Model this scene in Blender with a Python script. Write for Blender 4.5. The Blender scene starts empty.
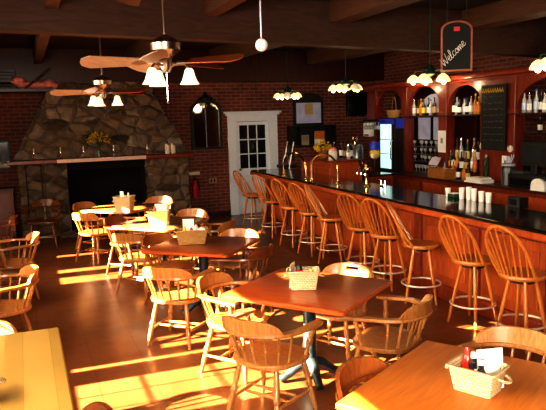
import bpy, bmesh, math, random
from mathutils import Vector, Matrix
random.seed(7)
PI = math.pi
scn = bpy.context.scene
C = scn.collection

# ------------------------------------------------------------------ materials
def new_mat(name):
    m = bpy.data.materials.new(name); m.use_nodes = True
    nt = m.node_tree
    return m, nt, nt.nodes['Principled BSDF']

def N(nt, t, **kw):
    n = nt.nodes.new(t)
    for k, v in kw.items():
        if k in n.inputs: n.inputs[k].default_value = v
        else: setattr(n, k, v)
    return n

def flat(name, col, rough=.5, metal=0, emit=None, es=0, noise=.12, scale=25, coat=0, bump=0):
    m, nt, b = new_mat(name)
    b.inputs['Roughness'].default_value = rough
    b.inputs['Metallic'].default_value = metal
    if coat: b.inputs['Coat Weight'].default_value = coat; b.inputs['Coat Roughness'].default_value = .12
    tc = N(nt, 'ShaderNodeTexCoord'); no = N(nt, 'ShaderNodeTexNoise', Scale=scale, Detail=4.0)
    nt.links.new(tc.outputs['Object'], no.inputs['Vector'])
    cr = N(nt, 'ShaderNodeValToRGB')
    cr.color_ramp.elements[0].color = (*[c*(1-noise) for c in col], 1); cr.color_ramp.elements[0].position = .3
    cr.color_ramp.elements[1].color = (*[min(1, c*(1+noise)) for c in col], 1); cr.color_ramp.elements[1].position = .7
    nt.links.new(no.outputs['Fac'], cr.inputs['Fac']); nt.links.new(cr.outputs['Color'], b.inputs['Base Color'])
    if emit: b.inputs['Emission Color'].default_value = (*emit, 1); b.inputs['Emission Strength'].default_value = es
    if bump:
        bp = N(nt, 'ShaderNodeBump', Strength=bump, Distance=.01)
        nt.links.new(no.outputs['Fac'], bp.inputs['Height']); nt.links.new(bp.outputs['Normal'], b.inputs['Normal'])
    return m

def wood(name, c1, c2, rough=.3, coat=.3, axis='Z', scale=3.0, stretch=14.0):
    m, nt, b = new_mat(name)
    b.inputs['Roughness'].default_value = rough
    b.inputs['Coat Weight'].default_value = coat; b.inputs['Coat Roughness'].default_value = .15
    tc = N(nt, 'ShaderNodeTexCoord'); mp = N(nt, 'ShaderNodeMapping')
    s = [stretch]*3; s['XYZ'.index(axis)] = 1.2
    mp.inputs['Scale'].default_value = s
    oi = N(nt, 'ShaderNodeObjectInfo')
    no = N(nt, 'ShaderNodeTexNoise', Scale=scale, Detail=6.0, Distortion=1.2)
    nt.links.new(tc.outputs['Object'], mp.inputs['Vector']); nt.links.new(mp.outputs['Vector'], no.inputs['Vector'])
    cr = N(nt, 'ShaderNodeValToRGB')
    cr.color_ramp.elements[0].color = (*c1, 1); cr.color_ramp.elements[0].position = .32
    cr.color_ramp.elements[1].color = (*c2, 1); cr.color_ramp.elements[1].position = .68
    nt.links.new(no.outputs['Fac'], cr.inputs['Fac'])
    hs = N(nt, 'ShaderNodeHueSaturation'); ma = N(nt, 'ShaderNodeMapRange')
    ma.inputs['To Min'].default_value = .85; ma.inputs['To Max'].default_value = 1.15
    nt.links.new(oi.outputs['Random'], ma.inputs['Value']); nt.links.new(ma.outputs['Result'], hs.inputs['Value'])
    nt.links.new(cr.outputs['Color'], hs.inputs['Color']); nt.links.new(hs.outputs['Color'], b.inputs['Base Color'])
    return m

def brick_mat(name, u, v, bw, bh, c1, c2, mortar, msize=.008, rough=.8, bump=.5, noise_amt=.5, rot=0):
    m, nt, b = new_mat(name)
    b.inputs['Roughness'].default_value = rough
    tc = N(nt, 'ShaderNodeTexCoord'); sp = N(nt, 'ShaderNodeSeparateXYZ'); cb = N(nt, 'ShaderNodeCombineXYZ')
    nt.links.new(tc.outputs['Object'], sp.inputs[0])
    nt.links.new(sp.outputs[u], cb.inputs[0]); nt.links.new(sp.outputs[v], cb.inputs[1])
    br = N(nt, 'ShaderNodeTexBrick')
    br.inputs['Scale'].default_value = 1; br.inputs['Brick Width'].default_value = bw; br.inputs['Row Height'].default_value = bh
    br.inputs['Mortar Size'].default_value = msize; br.inputs['Mortar Smooth'].default_value = .3
    br.inputs['Color1'].default_value = (*c1, 1); br.inputs['Color2'].default_value = (*c2, 1); br.inputs['Mortar'].default_value = (*mortar, 1)
    nt.links.new(cb.outputs[0], br.inputs['Vector'])
    no = N(nt, 'ShaderNodeTexNoise', Scale=1.7, Detail=8.0, Roughness=.65)
    nt.links.new(tc.outputs['Object'], no.inputs['Vector'])
    mx = N(nt, 'ShaderNodeMix', data_type='RGBA', blend_type='MULTIPLY'); mx.inputs['Factor'].default_value = noise_amt
    cr = N(nt, 'ShaderNodeValToRGB'); cr.color_ramp.elements[0].position = .3; cr.color_ramp.elements[0].color = (.35, .32, .3, 1)
    cr.color_ramp.elements[1].position = .65; cr.color_ramp.elements[1].color = (1.2, 1.2, 1.2, 1)
    nt.links.new(no.outputs['Fac'], cr.inputs['Fac'])
    nt.links.new(br.outputs['Color'], mx.inputs[6]); nt.links.new(cr.outputs['Color'], mx.inputs[7])
    nt.links.new(mx.outputs[2], b.inputs['Base Color'])
    bp = N(nt, 'ShaderNodeBump', Strength=bump, Distance=.012); bp.invert = True
    nt.links.new(br.outputs['Fac'], bp.inputs['Height']); nt.links.new(bp.outputs['Normal'], b.inputs['Normal'])
    return m, nt, b, br

def stone_mat():
    m, nt, b = new_mat('fieldstone'); b.inputs['Roughness'].default_value = .85
    tc = N(nt, 'ShaderNodeTexCoord'); mp = N(nt, 'ShaderNodeMapping'); mp.inputs['Scale'].default_value = (3.4, 3.4, 5.0)
    no = N(nt, 'ShaderNodeTexNoise', Scale=2.0, Detail=3.0); mixv = N(nt, 'ShaderNodeMix', data_type='RGBA', blend_type='LINEAR_LIGHT'); mixv.inputs['Factor'].default_value = .12
    nt.links.new(tc.outputs['Object'], mp.inputs['Vector']); nt.links.new(mp.outputs['Vector'], no.inputs['Vector'])
    nt.links.new(mp.outputs['Vector'], mixv.inputs[6]); nt.links.new(no.outputs['Color'], mixv.inputs[7])
    v1 = N(nt, 'ShaderNodeTexVoronoi', feature='F1', Scale=1.0); v2 = N(nt, 'ShaderNodeTexVoronoi', feature='DISTANCE_TO_EDGE', Scale=1.0)
    for v in (v1, v2): nt.links.new(mixv.outputs[2], v.inputs['Vector'])
    sp = N(nt, 'ShaderNodeSeparateColor'); nt.links.new(v1.outputs['Color'], sp.inputs[0])
    cr = N(nt, 'ShaderNodeValToRGB'); e = cr.color_ramp.elements
    e[0].color = (.06, .042, .03, 1); e[1].color = (.29, .24, .19, 1)
    for p, c in ((.3, (.19, .128, .08)), (.55, (.145, .115, .09)), (.8, (.23, .16, .10))):
        x = e.new(p); x.color = (*c, 1)
    nt.links.new(sp.outputs[0], cr.inputs['Fac'])
    n2 = N(nt, 'ShaderNodeTexNoise', Scale=9.0, Detail=7.0); nt.links.new(tc.outputs['Object'], n2.inputs['Vector'])
    mu = N(nt, 'ShaderNodeMix', data_type='RGBA', blend_type='OVERLAY'); mu.inputs['Factor'].default_value = .7
    nt.links.new(cr.outputs['Color'], mu.inputs[6]); nt.links.new(n2.outputs['Fac'], mu.inputs[7])
    er = N(nt, 'ShaderNodeValToRGB'); er.color_ramp.elements[0].position = .015; er.color_ramp.elements[1].position = .06
    nt.links.new(v2.outputs['Distance'], er.inputs['Fac'])
    mm = N(nt, 'ShaderNodeMix', data_type='RGBA'); mm.inputs[6].default_value = (.13, .10, .075, 1)
    nt.links.new(er.outputs['Color'], mm.inputs[0]); nt.links.new(mu.outputs[2], mm.inputs[7]); nt.links.new(mm.outputs[2], b.inputs['Base Color'])
    sr = N(nt, 'ShaderNodeValToRGB'); sr.color_ramp.elements[0].position = 0; sr.color_ramp.elements[1].position = .22
    nt.links.new(v2.outputs['Distance'], sr.inputs['Fac'])
    bp = N(nt, 'ShaderNodeBump', Strength=.9, Distance=.05); nt.links.new(sr.outputs['Color'], bp.inputs['Height']); nt.links.new(bp.outputs['Normal'], b.inputs['Normal'])
    return m

M = {}
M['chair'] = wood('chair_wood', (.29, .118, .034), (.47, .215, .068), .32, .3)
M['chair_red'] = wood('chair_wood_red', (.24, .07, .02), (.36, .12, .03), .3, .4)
M['chair_dark'] = wood('chair_wood_dark', (.10, .03, .012), (.19, .06, .02), .3, .4)  # chair wood darkened to paint shade onto chairs; also on cabinet top
M['stool'] = wood('stool_wood', (.42, .135, .026), (.60, .22, .045), .3, .3)
M['cherry'] = wood('cherry_top', (.31, .060, .016), (.44, .098, .024), .30, .0, 'X', 2.5, 9)
M['amber'] = wood('amber_top', (.42, .12, .018), (.56, .185, .03), .36, 0, 'X', 2.5, 9)
M['honey'] = wood('honey_top', (.40, .17, .05), (.52, .24, .075), .25, .5, 'X', 2.5, 9)
M['mahog'] = wood('mahogany', (.15, .022, .010), (.26, .042, .016), .35, .3, 'Z', 2.5, 9)
M['mahog_dk'] = wood('mahogany_dark', (.035, .009, .006), (.06, .014, .009), .4, .2, 'Z', 2.5, 9)
M['bar_red'] = wood('bar_panel_wood', (.30, .055, .014), (.46, .10, .024), .32, .4, 'Z', 2.5, 9)
M['barblack'] = flat('dark_counter', (.012, .008, .007), .12, coat=.5)
M['beam'] = wood('beam_wood', (.055, .028, .021), (.085, .044, .032), .65, 0, 'X', 2, 10)
M['beam_y'] = wood('beam_wood_lengthwise', (.085, .038, .022), (.13, .06, .034), .6, 0, 'Y', 2, 10)
M['iron'] = flat('black_iron', (.035, .055, .07), .42, .5)
M['black'] = flat('black_paint', (.012, .011, .012), .45)
M['blackgloss'] = flat('black_gloss', (.01, .01, .012), .12)
M['white'] = flat('white_paint', (.78, .86, 1.0), .4, noise=.04)
M['paper'] = flat('white_paper', (.85, .84, .82), .7, noise=.04)
M['lilac'] = flat('lilac_paper', (.55, .5, .62), .7, noise=.05)
M['brass'] = flat('brass', (.80, .55, .22), .2, 1, noise=.05)
M['chrome'] = flat('chrome', (.8, .8, .82), .12, 1, noise=.03)
M['ring'] = flat('worn_steel_ring', (.72, .66, .55), .38, .55, noise=.05)
M['pewter'] = flat('brushed_pewter', (.45, .36, .30), .3, 1)
M['green'] = flat('dark_green_metal', (.02, .05, .03), .45, .3)
M['shade'] = flat('cream_glass', (.9, .8, .55), .3, emit=(1, .74, .32), es=.75, noise=.05)
M['shade_dim'] = flat('cream_glass_unlit', (.75, .65, .5), .3, emit=(1, .7, .4), es=.25, noise=.05)
M['fanshade'] = flat('white_bell_glass', (.9, .85, .75), .3, emit=(1, .82, .55), es=.7, noise=.04)
M['bulb'] = flat('bulb_glow', (1, .9, .6), .3, emit=(1, .8, .42), es=3, noise=.02)
M['blade_pale'] = wood('blade_pale_wood', (.33, .22, .15), (.44, .30, .21), .45, 0, 'X', 2.5, 9)
M['blade_red'] = wood('blade_red_wood', (.30, .075, .025), (.42, .12, .04), .3, .4, 'X', 2.5, 9)
M['wicker'] = None
M['red'] = flat('ketchup_red', (.55, .02, .012), .25, coat=.4)
M['yellow'] = flat('mustard_yellow', (.85, .6, .03), .3, coat=.3)
M['amberglass'] = flat('brown_glass', (.10, .03, .01), .1, coat=.5)
M['greenglass'] = flat('green_glass', (.03, .07, .03), .1, coat=.5)
M['darkglass'] = flat('dark_glass', (.015, .015, .02), .08, coat=.5)
M['clearglass'] = flat('pale_glass', (.42, .45, .48), .08, coat=.5)
M['goldglass'] = flat('gold_liquor', (.5, .22, .03), .1, coat=.5)
M['orange'] = flat('orange_label', (.65, .2, .03), .4)
M['bluewhite'] = flat('blue_white_label', (.5, .6, .85), .4)
M['pink'] = flat('pink_cloth', (.85, .30, .27), .8, noise=.3, scale=12)
M['slate'] = flat('chalkboard', (.008, .010, .012), .7)
M['chalk'] = flat('chalk', (.75, .75, .72), .9, noise=.2)
M['chalkdim'] = flat('chalk_faint', (.12, .13, .13), .9, noise=.3)
M['tan'] = flat('tan_paper', (.55, .42, .2), .7)
M['blue'] = flat('blue_plastic', (.02, .04, .35), .35, emit=(.05, .1, 1), es=.08)
M['bluegrey'] = flat('grey_metal', (.16, .18, .2), .3, .7)
M['mirrorglass'] = flat('mirror_glass', (.35, .35, .35), .04, 1, noise=.03)
M['frost'] = flat('frosted_pane', (.36, .36, .46), .35, noise=.2, scale=6, emit=(.4, .4, .55), es=.12)  # faint glow put into panes and poster in place of reflected light
M['doorglass'] = flat('dark_window_glass', (.012, .013, .018), .06, coat=.5)
M['coolerglass'] = flat('cooler_door_glass', (.55, .75, .75), .2, emit=(.62, .92, .90), es=.65, noise=.18, scale=5)
M['flower'] = flat('yellow_flower', (.55, .36, .02), .6, noise=.4, scale=60)
M['leafm'] = flat('dull_green_leaf', (.05, .08, .02), .6, noise=.4, scale=40)
M['terracotta'] = flat('wicker_pot', (.38, .17, .06), .7, noise=.3)
M['cork'] = flat('candle_wax', (.7, .62, .5), .5)
M['extred'] = flat('extinguisher_red', (.45, .01, .01), .3)
M['grate'] = flat('soot', (.008, .006, .006), .95)  # near-black for firebox and lintel
M['stone'] = stone_mat()
M['louver'] = flat('blue_grey_louver', (.09, .11, .15), .5)
M['bead'] = flat('bead_chain', (.55, .5, .62), .25, .6)
M['ceil'] = flat('ceiling_plaster', (.036, .021, .019), .85, noise=.1, scale=3)
M['oldbulb'] = flat('purple_chain_ball', (.75, .68, .7), .35, noise=.25, scale=60)
M['brick'], _nt, _b, _ = brick_mat('brick_back', 0, 2, .21, .072, (.25, .058, .036), (.17, .038, .026), (.27, .19, .15), .009)
M['brick_side'], _nt, _b, _ = brick_mat('brick_side', 1, 2, .21, .072, (.25, .058, .036), (.17, .038, .026), (.27, .19, .15), .009)

def floor_mat():
    m, nt, b, br = brick_mat('floor_boards', 1, 0, 2.6, .42, (.20, .072, .028), (.175, .062, .024), (.11, .038, .016), .004, .3, .08, .6)
    b.inputs['Coat Weight'].default_value = .25; b.inputs['Coat Roughness'].default_value = .2
    no = N(nt, 'ShaderNodeTexNoise', Scale=5.0, Detail=6.0); mr = N(nt, 'ShaderNodeMapRange')
    tc = N(nt, 'ShaderNodeTexCoord'); nt.links.new(tc.outputs['Object'], no.inputs['Vector'])
    mr.inputs['To Min'].default_value = .2; mr.inputs['To Max'].default_value = .5
    nt.links.new(no.outputs['Fac'], mr.inputs['Value']); nt.links.new(mr.outputs['Result'], b.inputs['Roughness'])
    return m
M['floor'] = floor_mat()
m, nt, b, br = brick_mat('oak_planks', 1, 0, 6.0, .155, (.46, .28, .07), (.56, .36, .105), (.33, .18, .045), .0015, .5, .05, .15)
b.inputs['Coat Weight'].default_value = .05
M['oak'] = m

def wicker_mat(k=(1, 1, 1)):
    m, nt, b = new_mat('woven_basket'); b.inputs['Roughness'].default_value = .55
    tc = N(nt, 'ShaderNodeTexCoord'); sp = N(nt, 'ShaderNodeSeparateXYZ'); nt.links.new(tc.outputs['Object'], sp.inputs[0])
    ad = N(nt, 'ShaderNodeMath', operation='ADD'); nt.links.new(sp.outputs[0], ad.inputs[0]); nt.links.new(sp.outputs[1], ad.inputs[1])
    cb = N(nt, 'ShaderNodeCombineXYZ'); nt.links.new(ad.outputs[0], cb.inputs[0]); nt.links.new(sp.outputs[2], cb.inputs[1])
    ck = N(nt, 'ShaderNodeTexBrick'); ck.inputs['Scale'].default_value = 1; ck.inputs['Brick Width'].default_value = .026; ck.inputs['Row Height'].default_value = .0145
    ck.inputs['Mortar Size'].default_value = .0018; ck.inputs['Mortar Smooth'].default_value = .6
    ck.inputs['Color1'].default_value = (.86*k[0], .74*k[1], .48*k[2], 1); ck.inputs['Color2'].default_value = (.74*k[0], .58*k[1], .32*k[2], 1); ck.inputs['Mortar'].default_value = (.40*k[0], .26*k[1], .11*k[2], 1)
    nt.links.new(cb.outputs[0], ck.inputs['Vector']); nt.links.new(ck.outputs['Color'], b.inputs['Base Color'])
    bp = N(nt, 'ShaderNodeBump', Strength=1.0, Distance=.012); bp.invert = True
    nt.links.new(ck.outputs['Fac'], bp.inputs['Height']); nt.links.new(bp.outputs['Normal'], b.inputs['Normal'])
    return m
M['wicker'] = wicker_mat()
def pane_mat():
    m = bpy.data.materials.new('window_pane'); m.use_nodes = True; nt = m.node_tree; nt.nodes.clear()
    o = N(nt, 'ShaderNodeOutputMaterial'); mix = N(nt, 'ShaderNodeMixShader'); mix.inputs[0].default_value = .06
    t = N(nt, 'ShaderNodeBsdfTransparent'); g = N(nt, 'ShaderNodeBsdfGlossy'); g.inputs['Roughness'].default_value = .02
    nt.links.new(t.outputs[0], mix.inputs[1]); nt.links.new(g.outputs[0], mix.inputs[2]); nt.links.new(mix.outputs[0], o.inputs[0])
    return m
M['pane'] = pane_mat()

# ------------------------------------------------------------------ mesh builder
class G:
    def __init__(s): s.bm = bmesh.new()
    def box(s, x0, x1, y0, y1, z0, z1, bev=0, mat=None):
        vs = [s.bm.verts.new((x, y, z)) for x in (x0, x1) for y in (y0, y1) for z in (z0, z1)]
        if mat is not None:
            for v in vs: v.co = mat @ v.co
        f = [s.bm.faces.new([vs[i] for i in q]) for q in ((0,1,3,2),(4,6,7,5),(0,4,5,1),(2,3,7,6),(0,2,6,4),(1,5,7,3))]
        if bev:
            ed = list({e for q in f for e in q.edges})
            bmesh.ops.bevel(s.bm, geom=ed, offset=bev, segments=2, profile=.5, affect='EDGES')
        return s
    def rings(s, rings, cap=True, closed=False):
        R = [[s.bm.verts.new(p) for p in r] for r in rings]
        n = len(R[0]); k = len(R)
        for i in range(k if closed else k-1):
            a, b_ = R[i], R[(i+1) % k]
            for j in range(n):
                try: s.bm.faces.new((a[j], a[(j+1) % n], b_[(j+1) % n], b_[j]))
                except ValueError: pass
        if cap and not closed:
            s.bm.faces.new(list(reversed(R[0]))); s.bm.faces.new(R[-1])
        return s
    def lathe(s, prof, p0=(0, 0, 0), p1=(0, 0, 1), seg=12, cap=True):
        p0 = Vector(p0); p1 = Vector(p1); d = p1-p0
        q = d.to_track_quat('Z', 'Y') if d.length > 1e-9 else Matrix.Identity(3).to_quaternion()
        L = d.length
        rings = []
        for t, r in prof:
            rings.append([p0 + q @ Vector((max(r, 1e-4)*math.cos(2*PI*j/seg), max(r, 1e-4)*math.sin(2*PI*j/seg), t*L)) for j in range(seg)])
        return s.rings(rings, cap)
    def tube(s, pts, r, seg=8, closed=False):
        pts = [Vector(p) for p in pts]; n = len(pts); rings = []
        rs = r if isinstance(r, (list, tuple)) else [r]*n
        up = None
        for i, p in enumerate(pts):
            if closed: t = (pts[(i+1) % n]-pts[i-1]).normalized()
            else: t = (pts[min(i+1, n-1)]-pts[max(i-1, 0)]).normalized()
            if up is None: up = Vector((0, 0, 1)) if abs(t.z) < .9 else Vector((1, 0, 0))
            a = t.cross(up)
            if a.length < 1e-4: a = t.orthogonal()
            a.normalize(); b_ = a.cross(t).normalized(); up = b_
            rings.append([p + a*rs[i]*math.cos(2*PI*j/seg) + b_*rs[i]*math.sin(2*PI*j/seg) for j in range(seg)])
        return s.rings(rings, True, closed)
    def prism(s, poly, axis, a, b_):
        # poly: 2D list; axis: the extruded axis
        def P(u, v, w): return {'z': (u, v, w), 'y': (u, w, v), 'x': (w, u, v)}[axis]
        return s.rings([[P(u, v, a) for u, v in poly], [P(u, v, b_) for u, v in poly]])
    def sphere(s, c, r, seg=12, sc=(1, 1, 1)):
        n = seg//2; rings = []
        for i in range(n+1):
            th = PI*i/n
            rr = max(r*math.sin(th), 1e-4)
            rings.append([(c[0]+sc[0]*rr*math.cos(2*PI*j/seg), c[1]+sc[1]*rr*math.sin(2*PI*j/seg), c[2]-sc[2]*r*math.cos(th)) for j in range(seg)])
        return s.rings(rings)
    def quad(s, *p):
        s.bm.faces.new([s.bm.verts.new(q) for q in p]); return s
    def build(s, name, mat, parent=None, smooth=True, loc=None):
        bmesh.ops.recalc_face_normals(s.bm, faces=s.bm.faces[:])
        me = bpy.data.meshes.new(name); s.bm.to_mesh(me); s.bm.free()
        me.materials.append(mat)
        if smooth:
            me.polygons.foreach_set('use_smooth', [True]*len(me.polygons)); me.set_sharp_from_angle(angle=math.radians(38))
        o = bpy.data.objects.new(name, me); C.objects.link(o)
        if parent: o.parent = parent
        if loc: o.location = loc
        return o

def tag(o, label=None, cat=None, group=None, kind=None):
    if label: o['label'] = label
    if cat: o['category'] = cat
    if group: o['group'] = group
    if kind: o['kind'] = kind
    return o
def thing(name, label, cat, loc=(0, 0, 0), rotz=0, group=None):
    o = bpy.data.objects.new(name, None); C.objects.link(o)
    o.empty_display_size = .1
    o.location = loc; o.rotation_euler = (0, 0, rotz)
    return tag(o, label, cat, group)
def dup(root, loc, rotz=0, label=None, group=None, scale=None):
    r = root.copy(); C.objects.link(r); r.location = loc; r.rotation_euler = (0, 0, rotz)
    if label: r['label'] = label
    if group: r['group'] = group
    if scale: r.scale = scale
    for ch in list(root.children):
        c = ch.copy(); C.objects.link(c); c.parent = r
        for g in list(ch.children):
            d = g.copy(); C.objects.link(d); d.parent = c
    return r
def recolor(root, frm, to):
    for o in root.children_recursive + [root]:
        if o.type == 'MESH' and o.data.materials and o.data.materials[0] == frm:
            me = o.data
            key = me.name + '_' + to.name
            nm = bpy.data.meshes.get(key)
            if nm is None:
                nm = me.copy(); nm.name = key; nm.materials[0] = to
            o.data = nm
def face(fx, fy): return math.atan2(-fx, fy)      # rotation that turns local +y towards (fx, fy)
def S(o): return tag(o, kind='structure')

# ------------------------------------------------------------------ setting
WX = -1.6; RX = 7.7; BY = 13.05; CZ = 3.45
S(G().box(WX-.2, RX+.2, -2.0, BY+.2, -.1, 0).build('floor', M['floor'], smooth=False))
# back wall with the door opening
DX0, DX1, DZ = 4.26, 5.06, 2.03
S(G().box(WX-.2, DX0, BY, BY+.2, 0, CZ).box(DX1, RX+.2, BY, BY+.2, 0, CZ).box(DX0, DX1, BY, BY+.2, DZ, CZ).build('wall_back', M['brick'], smooth=False))
S(G().box(RX, RX+.2, -2.0, BY, 0, CZ).build('wall_right', M['brick_side'], smooth=False))
S(G().box(WX-.2, RX+.2, -2.2, -2.0, 0, CZ).build('wall_front', M['brick'], smooth=False))
S(G().box(WX-.2, RX+.2, -2.0, BY+.2, CZ, CZ+.12).build('ceiling', M['ceil'], smooth=False))
# unseen left wall; window openings shaped, and slots added, to aim the sun: (y0, y1, z0, z1)
WINS = [(2.3, 2.62, .86, 2.2), (4.28, 5.10, .86, 2.22), (4.70, 4.98, 2.40, 2.78), (5.36, 5.47, .86, 2.2), (5.62, 5.98, .95, 2.05),
        (6.08, 6.30, 1.5, 1.95), (6.85, 7.1, 2.48, 2.72), (7.62, 8.30, 1.45, 2.35), (8.52, 8.92, .90, 2.25), (9.02, 9.14, 2.48, 2.66), (9.18, 9.42, .90, 2.25), (9.62, 10.1, 1.5, 2.35), (10.32, 10.50, .92, 2.25), (10.75, 11.05, 2.3, 2.66)]
g = G()
ys = sorted({-2.0, BY, *[w[0] for w in WINS], *[w[1] for w in WINS]})
for a, b_ in zip(ys, ys[1:]):
    hit = sorted([(w[2], w[3]) for w in WINS if w[0] <= a+1e-6 and w[1] >= b_-1e-6])
    z = 0
    for z0, z1 in hit:
        g.box(WX-.12, WX, a, b_, z, z0); z = z1
    g.box(WX-.12, WX, a, b_, z, CZ)
S(g.build('wall_left', M['brick_side'], smooth=False))
for i, (y0, y1, z0, z1) in enumerate(WINS):
    fr = G()
    fr.box(WX-.10, WX-.04, y0, y0+.02, z0, z1).box(WX-.10, WX-.04, y1-.02, y1, z0, z1).box(WX-.10, WX-.04, y0+.02, y1-.02, z0, z0+.02).box(WX-.10, WX-.04, y0+.02, y1-.02, z1-.02, z1)
    if y1-y0 > .5:
        n = max(1, round((y1-y0)/.27))
        for k in range(1, n): fr.box(WX-.08, WX-.06, y0+(y1-y0)*k/n-.006, y0+(y1-y0)*k/n+.006, z0+.02, z1-.02)
        n = max(1, round((z1-z0)/.3))
        for k in range(1, n): fr.box(WX-.08, WX-.06, y0+.02, y1-.02, z0+(z1-z0)*k/n-.006, z0+(z1-z0)*k/n+.006)
    w = S(fr.build('window_%d' % (i+1), M['white'], smooth=False))
    G().quad((WX-.055, y0+.02, z0+.02), (WX-.055, y1-.02, z0+.02), (WX-.055, y1-.02, z1-.02), (WX-.055, y0+.02, z1-.02)).build('pane', M['pane'], w, False)

# beams: one cross beam, the lengthwise beams framed into it, the dark soffit over the brick
def beam_box(p0, p1, w, zt, zb0, zb1):
    d = Vector((p1[0]-p0[0], p1[1]-p0[1], 0)).normalized(); n = Vector((-d.y, d.x, 0))*w/2
    r = []
    for p, zb in ((p0, zb0), (p1, zb1)):
        q = Vector((p[0], p[1], 0))
        r.append([q-n+Vector((0, 0, zb)), q+n+Vector((0, 0, zb)), q+n+Vector((0, 0, zt)), q-n+Vector((0, 0, zt))])
    return G().rings(r)
S(beam_box((WX, 6.75), (RX, 7.75), .22, CZ, 3.0, 2.87).build('trim_1', M['beam'], smooth=False))
k = 2
for x, w in ((.37, .13), (2.05, .16), (3.75, .26), (5.95, .34)):
    yj = 6.75+(x-WX)/(RX-WX)*1.0
    S(G().box(x-w/2, x+w/2, -2, yj-.11, 3.2, CZ).build('trim_%d' % k, M['beam_y'], smooth=False)); k += 1
    S(G().box(x-w/2, x+w/2, yj+.11, BY-.45, 3.17, CZ).build('trim_%d' % k, M['beam_y'], smooth=False)); k += 1
S(G().box(WX, RX, BY-.42, BY, 2.84, CZ).build('trim_%d' % k, M['mahog_dk'], smooth=False)); k += 1

# door: white, nine panes
door = S(G().box(DX0+.03, DX1-.03, BY+.01, BY+.05, .01, 1.0).box(DX0+.03, DX0+.10, BY+.01, BY+.05, 1.0, DZ-.03).box(DX1-.10, DX1-.03, BY+.01, BY+.05, 1.0, DZ-.03)
         .box(DX0+.10, DX1-.10, BY+.01, BY+.05, 1.93, DZ-.03).build('door_1', M['white'], smooth=False))
gl = G().quad((DX0+.10, BY+.035, 1.0), (DX1-.10, BY+.035, 1.0), (DX1-.10, BY+.035, 1.93), (DX0+.10, BY+.035, 1.93)).build('glass', M['doorglass'], door, False)
mu = G()
for i in (1, 2):
    x = DX0+.10+(DX1-DX0-.2)*i/3; mu.box(x-.012, x+.012, BY+.015, BY+.033, 1.0, 1.93)
    z = 1.0+.93*i/3; mu.box(DX0+.10, DX1-.10, BY+.015, BY+.033, z-.012, z+.012)
mu.build('muntin', M['white'], door, False)
G().box(DX0+.14, DX1-.14, BY+.0, BY+.012, .2, .85, .006).build('door_panel', M['white'], door, False)
G().sphere((DX0+.08, BY-.03, .98), .028).lathe([(0, .012), (1, .012)], (DX0+.08, BY-.03, .98), (DX0+.08, BY+.02, .98), 8).build('door_handle', M['brass'], door)
fr = S(G().box(DX0-.17, DX0+.03, BY-.035, BY+.02, 0, DZ+.02, .008).box(DX1-.03, DX1+.17, BY-.035, BY+.02, 0, DZ+.02, .008).box(DX0-.17, DX1+.17, BY-.04, BY+.02, DZ-.02, 2.14, .008)
       .box(DX0-.21, DX1+.21, BY-.07, BY, 2.14, 2.18, .006).box(DX0-.25, DX1+.25, BY-.10, BY, 2.18, 2.225, .01).build('trim_%d' % k, M['white'], smooth=False)); k += 1
S(G().box(3.1, DX0-.18, BY-.02, BY, 0, .10).build('baseboard_back', M['mahog_dk'], smooth=False))

# ------------------------------------------------------------------ fireplace
fp = thing('stone_fireplace', 'broad fieldstone fireplace with flared chimney breast on the back wall', 'fireplace', (1.45, 12.6, 0))
def fx(x): return x-1.45
def fy(y): return y-12.6
# flared chimney breast: rows (z, xl, xr, yfront)
rows = [(1.44, -.18, 3.06, 12.45), (1.6, -.10, 2.98, 12.47), (1.85, .05, 2.85, 12.5), (2.1, .2, 2.7, 12.53), (2.35, .33, 2.57, 12.56), (2.6, .43, 2.47, 12.6), (2.84, .5, 2.4, 12.62)]
nx = 26
g = G(); grid = []
rr = random.Random(3)
for z, xl, xr, yf in rows:
    row = []
    for i in range(nx+1):
        t = i/nx
        row.append((fx(xl+(xr-xl)*t+(rr.uniform(-.025, .025) if 0 < i < nx else rr.uniform(-.03, .03))), fy(yf+rr.uniform(-.02, .02)), z))
    grid.append([(fx(xl), fy(BY), z)] + row + [(fx(xr), fy(BY), z)])
V = [[g.bm.verts.new(p) for p in r] for r in grid]
for a, b_ in zip(V, V[1:]):
    for j in range(len(a)-1): g.bm.faces.new((a[j], a[j+1], b_[j+1], b_[j]))
g.bm.faces.new(V[-1])
g.build('chimney_breast', M['stone'], fp)
def pillar(x0, x1, y0, z1, n=4):
    g = G(); R = []
    for i in range(9):
        z = z1*i/8; w = .02 if 0 < i < 8 else 0
        R.append([(fx(x0+rr.uniform(-w, w)), fy(y0+rr.uniform(-w, w)), z), (fx((x0*2+x1)/3), fy(y0+rr.uniform(-w, w)), z), (fx((x0+2*x1)/3), fy(y0+rr.uniform(-w, w)), z), (fx(x1+rr.uniform(-w, w)), fy(y0+rr.uniform(-w, w)), z), (fx(x1), fy(BY), z), (fx(x0), fy(BY), z)])
    return g.rings(R)
pillar(-.12, .74, 12.42, 1.36).build('stone_pillar', M['stone'], fp)
pillar(2.2, 3.05, 12.42, 1.36).build('stone_pillar', M['stone'], fp)
G().box(fx(.74), fx(2.2), fy(12.46), fy(12.7), 1.2, 1.36).build('lintel', M['grate'], fp, False)
G().box(fx(.74), fx(2.2), fy(12.98), fy(BY), 0, 1.2).box(fx(.74), fx(.78), fy(12.5), fy(12.98), 0, 1.2).box(fx(2.16), fx(2.2), fy(12.5), fy(12.98), 0, 1.2).build('firebox', M['grate'], fp, False)
G().box(fx(-.28), fx(3.12), fy(12.22), fy(12.5), 1.36, 1.435, .012).build('mantel_shelf', M['mahog'], fp, False)
G().box(fx(.56), fx(2.18), fy(12.195), fy(12.222), 1.362, 1.432, .006).build('mantel_edging', flat('pale_edging', (.72, .5, .42), .3), fp, False)  # pale strip added to paint the sunlit stretch of the mantel front
G().box(fx(.5), fx(2.4), fy(12.05), fy(12.45), 0, .06, .01).build('hearth', M['stone'], fp, False)

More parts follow.
